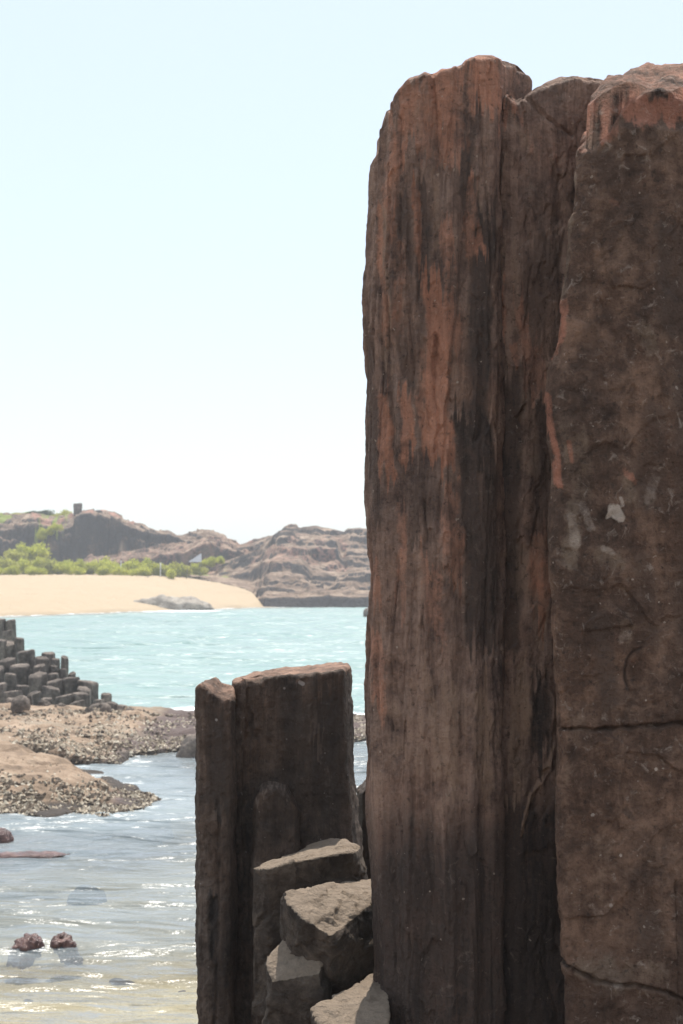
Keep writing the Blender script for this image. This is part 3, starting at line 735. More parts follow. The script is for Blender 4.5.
G_STEP = 'broken rocks stepping up beside the short pillar'
top1 = [at(252, 868, 4.98), at(268, 869, 4.93), at(300, 860, 4.95), at(352, 852, 4.98), at(360, 848, 5.12), at(346, 839, 5.30), at(322, 844, 5.38), at(300, 850, 5.36)]
rock('broken_rock', top1 + [p + Vector((0, 0.05, -0.5)) for p in top1[:5]] + [at(369, 885, 5.1), at(372, 900, 5.2), at(300, 980, 5.4), at(346, 980, 5.4)], M['step'], 0.007, 0.004, 9,
     'wedge of broken rock with a narrow sunlit top, the uppermost step against the pillar', 'rock', G_STEP, 1.0, terr=0.004, facet=(0.007, 0.10, 50), stain=sunlit_tops)
top2 = [at(284, 890, 4.72), at(330, 886, 5.0), at(380, 879, 5.1), at(384, 893, 4.86), at(331, 936, 4.56), at(304, 920, 4.58), at(286, 902, 4.66)]
rock('broken_rock', top2 + [at(292, 960, 4.72), at(330, 975, 4.62), at(384, 950, 4.80), at(300, 1010, 4.9), at(384, 1010, 4.95), at(280, 930, 4.85)], M['step'], 0.007, 0.005, 9,
     'angular broken rock with a broad sunlit sloping top, middle step beside the tall column', 'rock', G_STEP, 4.0, terr=0.004, facet=(0.010, 0.10, 50), stain=sunlit_tops)
rock('broken_rock', [at(267, 956, 4.72), at(300, 924, 4.82), at(330, 930, 4.72), at(320, 974, 4.60), at(270, 982, 4.63), at(266, 1050, 4.66), at(330, 1060, 4.64), at(268, 1050, 4.9), at(330, 1050, 4.9)], M['step'], 0.007, 0.004, 10,
     'mottled brown broken rock with a sloping top, tucked under the left of the middle step', 'rock', G_STEP, 9.0, terr=0.004, facet=(0.008, 0.10, 50), stain=sunlit_tops)
top3 = [at(313, 1009, 4.44), at(345, 989, 4.58), at(384, 967, 4.74), at(390, 1000, 4.46), at(385, 1060, 4.2), at(330, 1050, 4.3), at(318, 1024, 4.37)]
rock('broken_rock', top3 + [p + Vector((0.01, 0.05, -0.3)) for p in top3], M['step'], 0.0075, 0.007, 8,
     'smooth pale rock slab at the bottom edge, lowest step beside the tall column', 'rock', G_STEP, 14.0, facet=(0.006, 0.09, 60), stain=sunlit_tops)

# rock platform under the columns and the viewer (runs behind the camera)
xs = np.concatenate([np.linspace(-14, -2, 25), np.linspace(-1.8, 3, 60), np.linspace(3.3, 16, 30)]); ys = np.concatenate([np.linspace(-18, 2, 40), np.linspace(2.2, 9, 80)])
X, Y = np.meshgrid(xs, ys)
edge = 6.3 + 0.35 * fbm(X * 0.9, 0 * X, 3 + 0 * X, 3)
Z = 1.12 - 1.9 * sstep(-0.6, 1.0, Y - edge) + 0.07 * fbm(X * 0.9, Y * 0.9, 0, 4) - 0.03 - 0.25 * sstep(4.0, 6.0, Y) * (X < 0)
Z = Z - 1.9 * sstep(-9, -13, X)
o = mesh_from('rock_platform', np.stack([X, Y, Z], -1).reshape(-1, 3), [grid_faces(*X.shape)], M['platform'])
tag(o, kind='structure')

# ------------------------------------------------------------------ shore rocks in the middle distance
def inside_dist(X, Y, poly):
    """signed distance, positive inside"""
    P = np.array(poly, float); d = np.full(X.shape, 1e9); ins = np.zeros(X.shape, bool)
    for a, b in zip(P, np.roll(P, -1, 0)):
        ab = b - a; t = np.clip(((X - a[0]) * ab[0] + (Y - a[1]) * ab[1]) / (ab @ ab), 0, 1)
        d = np.minimum(d, np.hypot(X - a[0] - t * ab[0], Y - a[1] - t * ab[1]))
        c = ((a[1] > Y) != (b[1] > Y)) & (X < (b[0] - a[0]) * (Y - a[1]) / (b[1] - a[1] + 1e-12) + a[0])
        ins ^= c
    return np.where(ins, d, -d)

def wpt(px, py, z=0.0):
    Y = F * (CZ - z) / (py - HZ); return (xat(px, Y), Y)

# big shelf
poly1 = [(-16, 24.0), wpt(0, 754), wpt(40, 757), wpt(70, 764), wpt(110, 764), wpt(150, 757), wpt(190, 754), wpt(240, 752), wpt(300, 748), wpt(372, 742), (2.2, 26.5), (2.6, 29.5), wpt(360, 716), wpt(250, 712), wpt(190, 712), wpt(150, 711), (-4.4, 30.4), (-7, 31.6), (-16, 33)]
def shelf1_z(X, Y):
    d = inside_dist(X, Y, poly1) + 0.35 * fbm(X * 0.8, Y * 0.8, 1, 3)
    hmax = np.interp(X, [-12, -7, -4.6, -3.4, -2.6, 3], [0.42, 0.26, 0.12, 0.12, 0.12, 0.16])
    front = 0.24 * np.interp(X, [-10, -4.5, -3.3, 3], [1, 0.8, 0.25, 0.3])
    z = -0.75 + (0.75 + front) * sstep(-0.22, 0.22, d) + (hmax - front) * sstep(0.1, 3.6, d)
    z = z + sstep(0, 0.6, d) * (0.07 * fbm(X * 1.1, Y * 1.1, 4, 4) + 0.03 * fbm(X * 4, Y * 4, 2, 3) + 0.05 * np.round(2 * pnoise(X * 0.5, Y * 0.9, 8 + 0 * X)) / 2 + (0.045 * facets(X, Y, 0 * X, (1.1, 0.7, 1), 260, 71) if X.ndim > 1 else 0))
    return z, d
xs = np.arange(-14, 3.2, 0.045); ys = np.concatenate([np.arange(22.4, 30, 0.045), np.arange(30, 40, 0.12)])
X, Y = np.meshgrid(xs, ys)
Z, D1 = shelf1_z(X, Y)
G1 = (xs.copy(), ys.copy(), Z.copy(), D1.copy())
st = np.zeros(X.shape + (4,), np.float32)
st[..., 0] = 0.9 * sstep(-4.2, -3.2, X) * (Z < 0.22)
st[..., 2] = 0.9 * sstep(0.18, 0.04, Z) * sstep(0.5, 0.0, D1)
st[..., 1] = 0.5 * sstep(0.0, 0.5, fbm(X * 0.6, Y * 0.6, 9, 3))
ok = (D1 > -0.3)
def masked(X, Y, Z, ok, st):
    f = grid_faces(*X.shape); o = ok.ravel(); f = f[o[f].all(1)]
    used = np.unique(f); mp = np.zeros(X.size, np.int64); mp[used] = np.arange(len(used))
    return np.stack([X, Y, Z], -1).reshape(-1, 3)[used], mp[f], st.reshape(-1, 4)[used]
V, f, s4 = masked(X, Y, Z, ok, st)
o = mesh_from('rock_shelf', V, [f], M['shelf'], attrs={'stain': s4}, origin=(-6, 26, 0))
tag(o, 'long tan shore rock crusted with oysters, running below the stack of columns', 'rock', 'shore rocks')

# front shelf
poly2 = [(-14, 20.6), (-14, 18.3), wpt(0, 816), wpt(50, 819), wpt(75, 812), wpt(105, 817), wpt(150, 808), wpt(168, 799), wpt(140, 786), wpt(122, 776), wpt(80, 766), wpt(55, 758), wpt(0, 757), (-14, 23.6)]
def shelf2_z(X, Y):
    d = inside_dist(X, Y, poly2) + 0.22 * fbm(X * 1.1, Y * 1.1, 11, 3)
    hm = np.interp(X, [-8, -4.8, -3.6, -2.8, -2.2], [0.40, 0.36, 0.28, 0.10, 0.05])
    z = -0.75 + 0.77 * sstep(-0.28, 0.15, d) + hm * sstep(0.25, 1.15, d)
    z = z + sstep(0, 0.5, d) * (0.055 * fbm(X * 1.3, Y * 2.0, 14, 4) + 0.02 * fbm(X * 6, Y * 6, 3, 2) + 0.06 * np.round(2.5 * pnoise(X * 0.5 + 3, Y * 1.3, 18 + 0 * X)) / 2.5 + (0.035 * facets(X, Y, 0 * X, (0.9, 0.5, 1), 200, 72) if X.ndim > 1 else 0))
    return z, d
xs = np.arange(-12, -1.6, 0.03); ys = np.arange(17.4, 24.6, 0.03)
X, Y = np.meshgrid(xs, ys)
Z, D2 = shelf2_z(X, Y)
G2 = (xs.copy(), ys.copy(), Z.copy(), D2.copy())
st = np.zeros(X.shape + (4,), np.float32)
st[..., 0] = 0.8 * sstep(-3.4, -2.6, X) * (Z < 0.2)
st[..., 2] = 0.8 * sstep(0.12, 0.02, Z)
V, f, s4 = masked(X, Y, Z, D2 > -0.3, st)
o = mesh_from('rock_shelf', V, [f], M['shelf'], attrs={'stain': s4}, origin=(-5, 20, 0))
tag(o, 'low smooth tan shore rock with an oyster-covered front, nearest the shallow water', 'rock', 'shore rocks')

# oyster shells: countless
def on_grid(G):
    def f(x, y):
        i = np.clip(np.searchsorted(G[1], y), 0, len(G[1]) - 1); j = np.clip(np.searchsorted(G[0], x), 0, len(G[0]) - 1)
        return G[2][i, j], G[3][i, j]
    return f
def chips(n, xr, yr, zf, dens, smin, smax):
    x = RNG.uniform(*xr, n); y = RNG.uniform(*yr, n)
    z, d = zf(x, y)
    keep = RNG.random(n) < dens(x, y, z, d)
    return x[keep], y[keep], z[keep], RNG.uniform(smin, smax, keep.sum())
c1 = chips(90000, (-11, 2.4), (23, 30.5), on_grid(G1), lambda x, y, z, d: (d > 0) * (z > -0.02) * np.clip(1.15 - d / 2.6, 0.32, 1) * sstep(-0.35, 0.25, fbm(x * 0.9, y * 0.9, 6, 3) + 0.22 - 0.05 * d) * 0.62, 0.018, 0.05)
c2 = chips(60000, (-9, -1.7), (17.5, 22), on_grid(G2), lambda x, y, z, d: (d > -0.1) * (z > -0.05) * sstep(1.25, 0.3, d) * sstep(20.9, 19.4, y) * sstep(-0.35, 0.1, fbm(x * 1.3, y * 1.3, 16, 3) + 0.2) * 0.9, 0.016, 0.045)
c3 = chips(14000, (-9, -1.7), (17.5, 22), on_grid(G2), lambda x, y, z, d: (d > 0.1) * 0.05, 0.012, 0.03)
cx_, cy_, cz_, cs_ = [np.concatenate(a) for a in zip(c1, c2, c3)]
n = len(cx_)
base = np.array([[1, 0, 0], [0.3, 0.9, 0], [-0.8, 0.6, 0], [-0.8, -0.6, 0], [0.3, -0.9, 0], [0, 0, 1.0]], float)
ang = RNG.uniform(0, 2 * np.pi, n)
B = base[None] * (1 + RNG.uniform(-0.35, 0.35, (n, 6, 3)))
B[:, 5, :2] += RNG.uniform(-0.6, 0.6, (n, 2)); B[:, :, 2] *= RNG.uniform(0.4, 1.1, n)[:, None]
ca, sa = np.cos(ang)[:, None], np.sin(ang)[:, None]
V = np.stack([(B[..., 0] * ca - B[..., 1] * sa * 0.7), (B[..., 0] * sa + B[..., 1] * ca * 0.7), B[..., 2]], -1) * cs_[:, None, None]
V += np.stack([cx_, cy_, cz_ - 0.006], -1)[:, None]
tri = np.array([[0, 1, 5], [1, 2, 5], [2, 3, 5], [3, 4, 5], [4, 0, 5]])
Fc = (tri[None] + (np.arange(n) * 6)[:, None, None]).reshape(-1, 3)
tone = np.repeat(np.clip(RNG.beta(1.3, 1.5, n) * 0.95, 0, 1)[:, None], 6, 1).reshape(-1)
o = mesh_from('oyster_shells', V.reshape(-1, 3), [Fc], M['shell'], smooth=False, attrs={'tone': np.stack([tone] * 3 + [tone * 0 + 1], -1)})
tag(o, 'pale and dark oyster shells crusting the shore rocks', 'shells', kind='stuff')

def blob(px0, px1, py_top, py_bot, depth=1.0, lean=0.0, z0=0.0, sink=0.15):
    """hull points of a rounded boulder whose water line is at py_bot"""
    Y = F * (CZ - z0) / (py_bot - HZ); x0, x1 = xat(px0, Y), xat(px1, Y); h = zat(py_top, Y) - z0; w = x1 - x0; dp = w * depth
    pts = []
    rs = random.Random(int(px0 * 7 + py_bot))
    for fz, fr in ((-sink / max(h, .01), 0.9), (0.0, 1.0), (0.55, 0.86), (1.0, 0.4)):
        k = 7
        for i in range(k):
            a = 2 * math.pi * i / k + rs.uniform(-.25, .25); r = fr * rs.uniform(0.85, 1.05)
            pts.append(Vector(((x0 + x1) / 2 + math.cos(a) * r * w / 2 + lean * fz * w, Y + dp / 2 + math.sin(a) * r * dp / 2, z0 + fz * h * rs.uniform(0.9, 1.0))))
    return pts
G_SM = 'small rocks in the shallow water'
rock('water_rock', blob(7, 43, 938, 950, 0.8, 0.12), M['redrock'], 0.012, 0.012, 9, 'wet dark red rock with a pointed top, left of the pair in the shallows', 'rock', G_SM, 2, facet=(0.03, 0.12, 14))
rock('water_rock', blob(48, 76, 937, 948, 0.8, -0.14), M['redrock'], 0.012, 0.012, 9, 'wet dark red rock with a glinting top, right of the pair in the shallows', 'rock', G_SM, 6, facet=(0.03, 0.12, 14))
rock('water_rock', blob(-14, 11, 829, 842, 0.8, 0.0), M['redrock'], 0.016, 0.025, 7, 'small reddish rock at the left edge just in front of the oyster-covered shelf', 'rock', G_SM, 11)
rock('water_rock', blob(-30, 72, 855, 859, 0.3, 0.1), M['redrock'], 0.02, 0.02, 5, 'long flat reddish rock barely breaking the water at the left edge', 'rock', G_SM, 15)
rock('water_rock', blob(176, 206, 737, 757, 0.8, 0.1), M['hexrock'], 0.03, 0.05, 3, 'dark round rock at the waterline just left of the slender short pillar', 'rock', G_SM, 19)
rock('water_rock', blob(361, 392, 605, 617, 0.7, 0.1), M['hexrock'], 0.09, 0.12, 1.2, 'dark rock far out in the water beside the left edge of the tall column', 'rock', G_SM, 23)
rock('shore_boulder', blob(119, 217, 597.5, 611, 0.6, 0.02, -0.05), M['boulder'], 0.11, 0.22, 0.7, 'long pale grey boulder lying on the waterline of the sandy beach', 'rock', None, 27, terr=0.1)
for i, (a, b, yy, lab) in enumerate([(98, 140, 1000, 'dark rock lying under the shallow water at the bottom, straight below the wet red pair'), (0, 44, 1022, 'dark reddish rock under the shallow water in the bottom left corner'),
                                     (60, 105, 905, 'dim dark rock under the water just behind the wet red pair'), (168, 200, 1010, 'dark rock under the water at the foot of the slender short pillar')]):
    rock('sunken_rock', blob(a, b, yy - 14, yy, 0.9, 0, -0.36 if yy < 950 else -0.325, 0.15), M['sunk'], 0.02, 0.03, 6, lab, 'rock', 'rocks under the shallow water', 31 + i)

# ------------------------------------------------------------------ the stack of hexagonal columns
def hexcolumn(pxc, pyt, wpx, Y, seed, tilt=(0, 0), zb=-0.3):
    rs = random.Random(seed)
    c = at(pxc, pyt, Y); r = wpx * Y / F / 2 * 1.08; h = c.z - zb
    k = rs.choice((5, 6, 6, 6, 7)); a0 = rs.uniform(0, 6.28)
    ring = [(a0 + 2 * math.pi * (i + rs.uniform(-.16, .16)) / k, r * rs.uniform(0.82, 1.12)) for i in range(k)]
    pr = []
    for i in range(k):                                                   # each side split so that edges can crumble
        a, ra = ring[i]; b, rb = ring[(i + 1) % k]
        p = Vector((math.cos(a) * ra, math.sin(a) * ra)); q = Vector((math.cos(b) * rb, math.sin(b) * rb))
        for j in (0.07, 0.30, 0.5, 0.70, 0.93): pr.append(p.lerp(q, j))
    P = np.array([(p.x, p.y) for p in pr]); ns = len(P)
    tx, ty = rs.uniform(-.22, .22), rs.uniform(-.05, .26)
    zs = [0.0] + [h * t for t in np.linspace(0.15, 0.85, max(3, int(h / 0.09)))] + [h - 0.06, h - 0.025, h - 0.006]
    V = []
    for z in zs:
        inset = 1.0 if z < h - 0.03 else (0.965 if z < h - 0.01 else 0.90)
        V.append(np.column_stack([P * inset, np.full(ns, z) + (P[:, 0] * tx + P[:, 1] * ty) * z / h]))
    for f in (0.7, 0.45, 0.2):
        V.append(np.column_stack([P * f, h + P[:, 0] * f * tx + P[:, 1] * f * ty + 0.012 * fbm(P[:, 0] * f * 9 + seed, P[:, 1] * f * 9, 0, 2)]))
    V = np.vstack(V); nr = len(V) // ns
    V[:, :2] += 0.014 * np.stack([fbm(V[:, 0] * 5 + seed, V[:, 1] * 5, V[:, 2] * 5, 3), fbm(V[:, 0] * 5, V[:, 1] * 5 + seed, V[:, 2] * 5, 3)], -1) * (r / 0.2)
    V[:, 2] += 0.012 * fbm(V[:, 0] * 7 + seed, V[:, 1] * 7, V[:, 2] * 7, 2)
    V = np.vstack([V, [[0, 0, h + 0.005]]])
    last = (nr - 1) * ns + np.arange(ns)
    o = mesh_from('hexagonal_column', V, [grid_faces(nr, ns, True), np.stack([last, (nr - 1) * ns + (np.arange(ns) + 1) % ns, np.full(ns, nr * ns)], -1)], M['hexrock'], smooth=False)
    o.location = (c.x, c.y + r, zb)
    o.rotation_euler = (tilt[0] + rs.uniform(-.03, .03), tilt[1] + rs.uniform(-.035, .035), 0)
    return o
ROWS = [   # from the highest row behind to the lowest in front: (name of the row, distance, [(px, top, width)])
    ('top row', 37.2, [(1, 619, 12), (11.5, 620, 11)]),
    ('second row', 36.4, [(5, 631, 11)]),
    ('third row', 35.8, [(18.5, 638, 9.5), (-1, 640, 12), (7.5, 643, 17)]),
    ('fourth row', 34.9, [(26, 651, 18), (46, 653, 14), (55.5, 659, 8), (63, 657, 8)]),
    ('fifth row', 34.2, [(5, 660, 17), (40, 658, 15), (53, 666, 9), (62.5, 669, 8), (71, 673, 8)]),
    ('sixth row', 33.6, [(-5, 668, 16), (20, 666, 20), (37, 666, 13), (52, 674, 12)]),
    ('seventh row', 33.0, [(8, 674, 13), (36, 675, 20), (52.5, 681, 15), (69, 678, 17), (87, 682, 19)]),
    ('eighth row', 32.4, [(-2, 684, 15), (20, 686, 14), (49, 688, 18), (81, 689, 15), (104, 694, 11)]),
    ('ninth row', 31.8, [(9, 692, 18), (33, 693, 13), (62, 696, 19), (81, 694, 17), (97, 700, 10)]),
    ('bottom row', 31.2, [(22, 698, 19), (45, 699, 12), (76, 702, 15), (94, 705, 12), (112, 703, 11), (121, 705.5, 10), (129, 708.5, 9), (103, 704, 10)])]
ords = ['first', 'second', 'third', 'fourth', 'fifth', 'sixth', 'seventh', 'eighth']
sd = 100
for rn, Yr, lst in ROWS:
    m = len(lst)
    for i, (px, pt, w) in enumerate(sorted(lst)):
        sd += 1
        Yv = Yr + random.uniform(-.12, .12)
        o = hexcolumn(px, pt, w, Yv, sd)
        pos = ('leftmost' if i == 0 else 'rightmost' if i == m - 1 else ords[i] + ' from left')
        size = 'broad' if w >= 17 else 'slim' if w <= 10 else 'medium'
        tag(o, f'{size} dark basalt column, {pos} in the {rn} down the stack', 'rock column', 'basalt columns stacked at the left shore')
o = hexcolumn(116, 700, 10, 31.5, 301, (0.4, 0.95), -0.25)
tag(o, 'fallen dark column piece leaning over to the right at the low end of the stack', 'rock column', 'basalt columns stacked at the left shore')
rock('loose_stone', blob(120, 137, 709, 717, 0.9, 0, 0.05), M['hexrock'], 0.03, 0.04, 4, 'small dark stone at the far right tip of the column stack', 'rock', 'loose stones by the column stack', 41)
rock('loose_stone', blob(8, 30, 696, 704, 0.9, 0, 0.40), M['hexrock'], 0.03, 0.04, 4, 'flat grey stone lying before the column stack near the left edge', 'rock', 'loose stones by the column stack', 44)
rock('loose_stone', blob(98, 112, 706, 713, 0.9, 0, 0.2), M['hexrock'], 0.03, 0.04, 4, 'small dark stone in front of the fallen column piece', 'rock', 'loose stones by the column stack', 47)

rock('loose_stone', blob(2, 16, 700, 708, 0.9, 0, 0.15), M['hexrock'], 0.03, 0.03, 4, 'tilted broken block at the foot of the column stack by the left edge', 'rock', 'loose stones by the column stack', 61, facet=(0.07, 0.25, 14))
rock('loose_stone', blob(36, 50, 702, 709, 0.9, 0, 0.15), M['hexrock'], 0.03, 0.03, 4, 'broken dark block at the foot of the column stack, beneath its broadest columns', 'rock', 'loose stones by the column stack', 62, facet=(0.07, 0.25, 14))
rock('loose_stone', blob(56, 66, 705, 711, 0.9, 0, 0.15), M['hexrock'], 0.03, 0.03, 4, 'small dark block at the foot of the column stack near its middle', 'rock', 'loose stones by the column stack', 63, facet=(0.07, 0.25, 14))
rock('loose_stone', blob(84, 98, 708, 714, 0.9, 0, 0.15), M['hexrock'], 0.03, 0.03, 4, 'flat dark block at the foot of the column stack toward its right end', 'rock', 'loose stones by the column stack', 64, facet=(0.07, 0.25, 14))
# ------------------------------------------------------------------ sea
ys = np.concatenate([np.linspace(-300, -20, 6), np.linspace(-8, 6, 6), np.exp(np.arange(math.log(6.6), math.log(135), 0.0042)), [150, 200, 300, 600, 1000, 1600]])
ss = np.concatenate([[-60, -12, -3, -1, -0.5], np.linspace(-0.27, 0.10, 260), [0.3, 0.8, 2, 8, 60]])
Yb = np.maximum(ys, 6.6)
Y = np.repeat(ys[:, None], len(ss), 1); X = Yb[:, None] * ss[None, :]
X = np.clip(X, -1550, 1550)
fade = sstep(160, 90, np.abs(Y)) * (Y > 5) * (np.abs(X) < Y * 0.3)
Z = fade * (0.035 * pnoise(X * 0.9, Y * 1.9, 3 + 0 * X) + 0.02 * pnoise(X * 2.0 + 0.3 * Y, Y * 4.2, 7 + 0 * X) * sstep(60, 20, Y) + (0.13 * pnoise(X * 0.22, Y * 0.55, 12 + 0 * X) + 0.06 * pnoise(X * 0.55, Y * 1.3, 14 + 0 * X)) * sstep(34, 60, Y) * sstep(-0.3, 0.8, -ground_z(X, Y)))
gz = ground_z(X, Y)
dep = -gz
wat = np.zeros(X.shape + (4,), np.float32)
inl = sstep(24, 34, Y)
wat[..., 0] = np.clip(0.52 + 0.42 * inl - 0.40 * sstep(12.4, 10.6, Y + 0.8 * fbm(X * 0.7, Y * 1.4, 2, 3)) + 0.14 * fbm(X * 0.4, Y * 0.9, 5, 3), 0.1, 0.95)
wat[..., 0] *= np.where(Y > 80, sstep(-0.02, 0.35, dep) * 0.97 + 0.03, 1)
wat[..., 2] = inl
d1 = inside_dist(X, Y, poly1) + 0.35 * fbm(X * 0.8, Y * 0.8, 1, 3); d2 = inside_dist(X, Y, poly2) + 0.22 * fbm(X * 1.1, Y * 1.1, 11, 3)
wat[..., 0] = np.clip(wat[..., 0] + 0.34 * sstep(-1.6, -0.4, d2) * (Y < 24), 0.05, 0.95)
fo = 0.95 * sstep(-1.7, -0.1, d1) * (Y > 29.5) * sstep(-6.5, -4.5, X)
fo = np.maximum(fo, 0.36 * sstep(-0.40, 0.0, d2)); fo = np.maximum(fo, 0.35 * sstep(-0.5, 0, d1))
fo = np.maximum(fo, 0.8 * sstep(0.10, 0.0, dep) * (Y > 80))
bx = xat(170, 109); fo = np.maximum(fo, 0.9 * sstep(4.6, 3.0, np.hypot(X - bx, (Y - 110) * 1.6)))
fo = np.maximum(fo, 0.36 * sstep(0.30, 0.65, fbm(X * 0.10, Y * 0.35, 22, 3)) * sstep(85, 120, Y))
for px, py in ((28, 950), (62, 948)):
    wx, wy = wpt(px, py); fo = np.maximum(fo, 0.18 * sstep(0.30, 0.12, np.hypot(X - wx, Y - wy)))
wat[..., 1] = fo
o = mesh_from('sea', np.stack([X, Y, Z], -1).reshape(-1, 3), [grid_faces(*X.shape)], M['water'], attrs={'water': wat.reshape(-1, 4)})
tag(o, kind='structure')

# ------------------------------------------------------------------ far hill on the left
def zpx(lst, Yr): return pw([(xat(p, Yr), zat(q, Yr)) for p, q in lst])
crest1 = zpx([(-120, 522), (-40, 519), (0, 518), (15, 516), (40, 515), (50, 518), (57, 519), (65, 518), (71, 516), (80, 512), (92, 511.5), (104, 514), (113, 519), (121, 521), (135, 527), (150, 532), (166, 536), (180, 536), (196, 532), (208, 533), (216, 536), (223, 543), (232, 556), (250, 566)], 163)
lowcl = zpx([(-120, 531), (0, 528), (30, 525), (58, 529), (74, 525), (76, 515), (90, 512), (110, 519), (140, 528), (230, 552)], 160)
ramp = zpx([(60, 566), (80, 559), (110, 555), (140, 551), (170, 547), (200, 541), (215, 537), (240, 545)], 156)
def hill1_z(X, Y):
    g = ground_z(X, Y)
    w = 1.5 * pnoise(X * 0.16, 0 * X, 21 + 0 * X) + 0.8 * pnoise(X * 0.5, 0 * X, 2 + 0 * X) + 0.35 * np.round(2.2 * pnoise(X * 1.2, 0 * X, 6 + 0 * X)) / 2.2 + 0.12 * pnoise(X * 4, 0 * X, 9 + 0 * X) + 0.15 * pnoise(X * 2, Y * 0 + 0.3, 1 + 0 * X)
    yc = 158.6 + w
    up = np.clip((Y - yc + 1.1) / 1.5, 0, 1) ** 0.8
    lc = np.minimum(lowcl(X), crest1(X)) - 0.05
    z = g + (lc - g) * up
    z = z + np.maximum(crest1(X) - lc, 0) * sstep(0.3, 4.6, Y - yc)
    # tilted ledge before the cliff
    r = ramp(X); xe = sstep(xat(66, 155), xat(90, 155), X)
    y0 = 151.2 + 0.4 * pnoise(X * 0.6, 0 * X, 15 + 0 * X)
    dark = 0.30 + 0.5 * sstep(xat(90, 155), xat(210, 155), X)
    zr = g + (r - 0.95 - g) * sstep(0, 0.35, Y - y0) + 0.95 * sstep(0.4, 6.0, Y - y0)
    zr = np.where(xe > 0, g + (zr - g) * xe, g)
    led = (zr > z) & (Y < yc + 0.2)
    z = np.maximum(z, np.where(Y < yc - 0.4, zr, -9))
    back = sstep(8, 40, Y - yc); z = z * (1 - back * 0.5) + g * back * 0.5
    if X.size > 50: z = z + (0.45 * facets(X, Y, z, (3.6, 1.5, 1.2), 400, 23, 0.25) + 0.14 * facets(X, Y, z, (1.2, 0.6, 0.5), 1600, 24)) * sstep(0.2, 1.0, z - g)
    z = z + 0.16 * fbm(X * 0.8, Y * 0.8, 3, 4) * sstep(0.2, 1.0, z - g) * sstep(0.3, 2, np.abs(Y - yc))
    return z, up, led, Y - yc, Y - y0
xs = np.arange(-52, -8, 0.13); ys = np.concatenate([np.arange(149, 166, 0.10), np.arange(166, 200, 0.6)])
X, Y = np.meshgrid(xs, ys)
Z, up, led, dc, d0 = hill1_z(X, Y)
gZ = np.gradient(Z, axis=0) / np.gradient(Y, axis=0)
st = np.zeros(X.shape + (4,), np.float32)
st[..., 0] = 0.95 * sstep(0.9, 1.8, gZ) * (0.75 + 0.45 * fbm(X * 0.35, Y, Z * 0.5, 3))  # steep cliff faces darker: dark basalt, with their shade painted in
pxh = X * F / 160 + CX
st[..., 1] = np.maximum(0.9 * sstep(0.6, 1.6, dc) * sstep(52, 30, pxh) * sstep(-0.15, 0.3, fbm(X * 0.3, Y * 0.3, 2, 3)), 0.9 * stains(pxh, HZ - (Z - CZ) * F / 160, [(1, 9, 1, [(40, 535), (50, 527), (60, 526)])])[..., 1])
st[..., 1] = np.maximum(st[..., 1], 0.7 * sstep(0.5, 0.0, Z - ground_z(X, Y)) * sstep(0.0, 0.3, fbm(X * 0.5, Y * 0.5, 8, 3)))
st[..., 2] = 0.7 * (dc > 0.6) * (pxh > 20) * (pxh < 130) * sstep(-0.2, 0.3, fbm(X * 0.5, Y * 0.5, 5, 3)) + 0.35 * led
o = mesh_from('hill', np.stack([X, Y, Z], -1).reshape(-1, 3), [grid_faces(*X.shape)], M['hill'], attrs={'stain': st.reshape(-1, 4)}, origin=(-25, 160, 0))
tag(o, kind='structure')

# headland on the right
crest2 = pw([(xat(p, 157), zat(q, 157)) for p, q in [(150, 556), (180, 550), (212, 546), (232, 541), (240, 538), (258, 533), (268, 530), (277, 526), (286, 522), (296, 522), (299, 527), (318, 526.5), (332, 530), (344, 533), (347, 530), (360, 529.5), (378, 531), (420, 534), (520, 545), (640, 556)]])
front = pw([(-24, 152), (-18, 148), (-14.5, 143), (-11, 138.5), (-8, 132), (-6.3, 121), (-3, 121), (3, 122), (12, 119), (40, 110)])
def head_z(X, Y):
    g = ground_z(X, Y)
    wv = 2.2 * fbm(X * 0.16, Y * 0.16, 31, 4) + 0.5 * fbm(X * 0.9, Y * 0.9, 33, 3)
    f0 = front(X) + 0.8 * fbm(X * 0.5, 0 * X, 35, 3)
    s = np.clip((Y - f0) / (156 - f0), 0, 1.0)
    c = crest2(X)
    sw = np.clip(s + 0.020 * wv + 0.006 * X, 0, 1)
    n = 5.0
    q = sw * n
    te = (np.floor(q) + sstep(0.74, 0.98, q - np.floor(q))) / n                # rock benches
    tot = c
    z = tot * (0.45 * sw + 0.55 * te)
    xr = sstep(xat(300, 140), xat(314, 140), X + 0.4 * pnoise(Y * 0.5, X * 0.5, 2))
    z = z - xr * 1.05 * sstep(0.66, 0.60, sw) * sstep(0.10, 0.35, sw)          # tall dark face to the right
    xr2 = sstep(xat(336, 152), xat(342, 152), X)
    z = z - xr2 * 1.1 * sstep(0.95, 0.90, sw) * sstep(0.5, 0.8, sw)            # dark block on the skyline
    face = 0.85 * sstep(-10, -6, X)                                            # low dark cliff at the waterline
    z = np.maximum(z, 0) + face * sstep(0.0, 0.02, s) * (1 - sw) 
    z = z + (0.42 * facets(X + 0.5 * Y, Y, z * 1.5, (6.0, 2.2, 1.0), 420, 21, 0.2) + 0.11 * facets(X, Y, z, (1.5, 0.7, 0.5), 2200, 22)) * sstep(0, 0.04, s) * (1 - 0.55 * sstep(0.9, 1, s))
    z = np.where(s <= 0, g - 0.4, np.maximum(z, g - 0.4 + 0.5 * sstep(0, 0.03, s)))
    z = z + (0.12 * fbm(X * 0.7, Y * 0.7, 37, 4) + 0.06 * (0.4 - np.abs(pnoise(X * 1.3, Y * 1.8, 3)))) * sstep(0, 0.05, s) * (1 - 0.6 * sstep(0.9, 1, s))
    back = sstep(158, 190, Y); z = z * (1 - 0.6 * back)
    return z, s, sw
xs = np.arange(-24, 36, 0.14); ys = np.concatenate([np.arange(114, 158, 0.13), np.arange(158, 200, 0.7)])
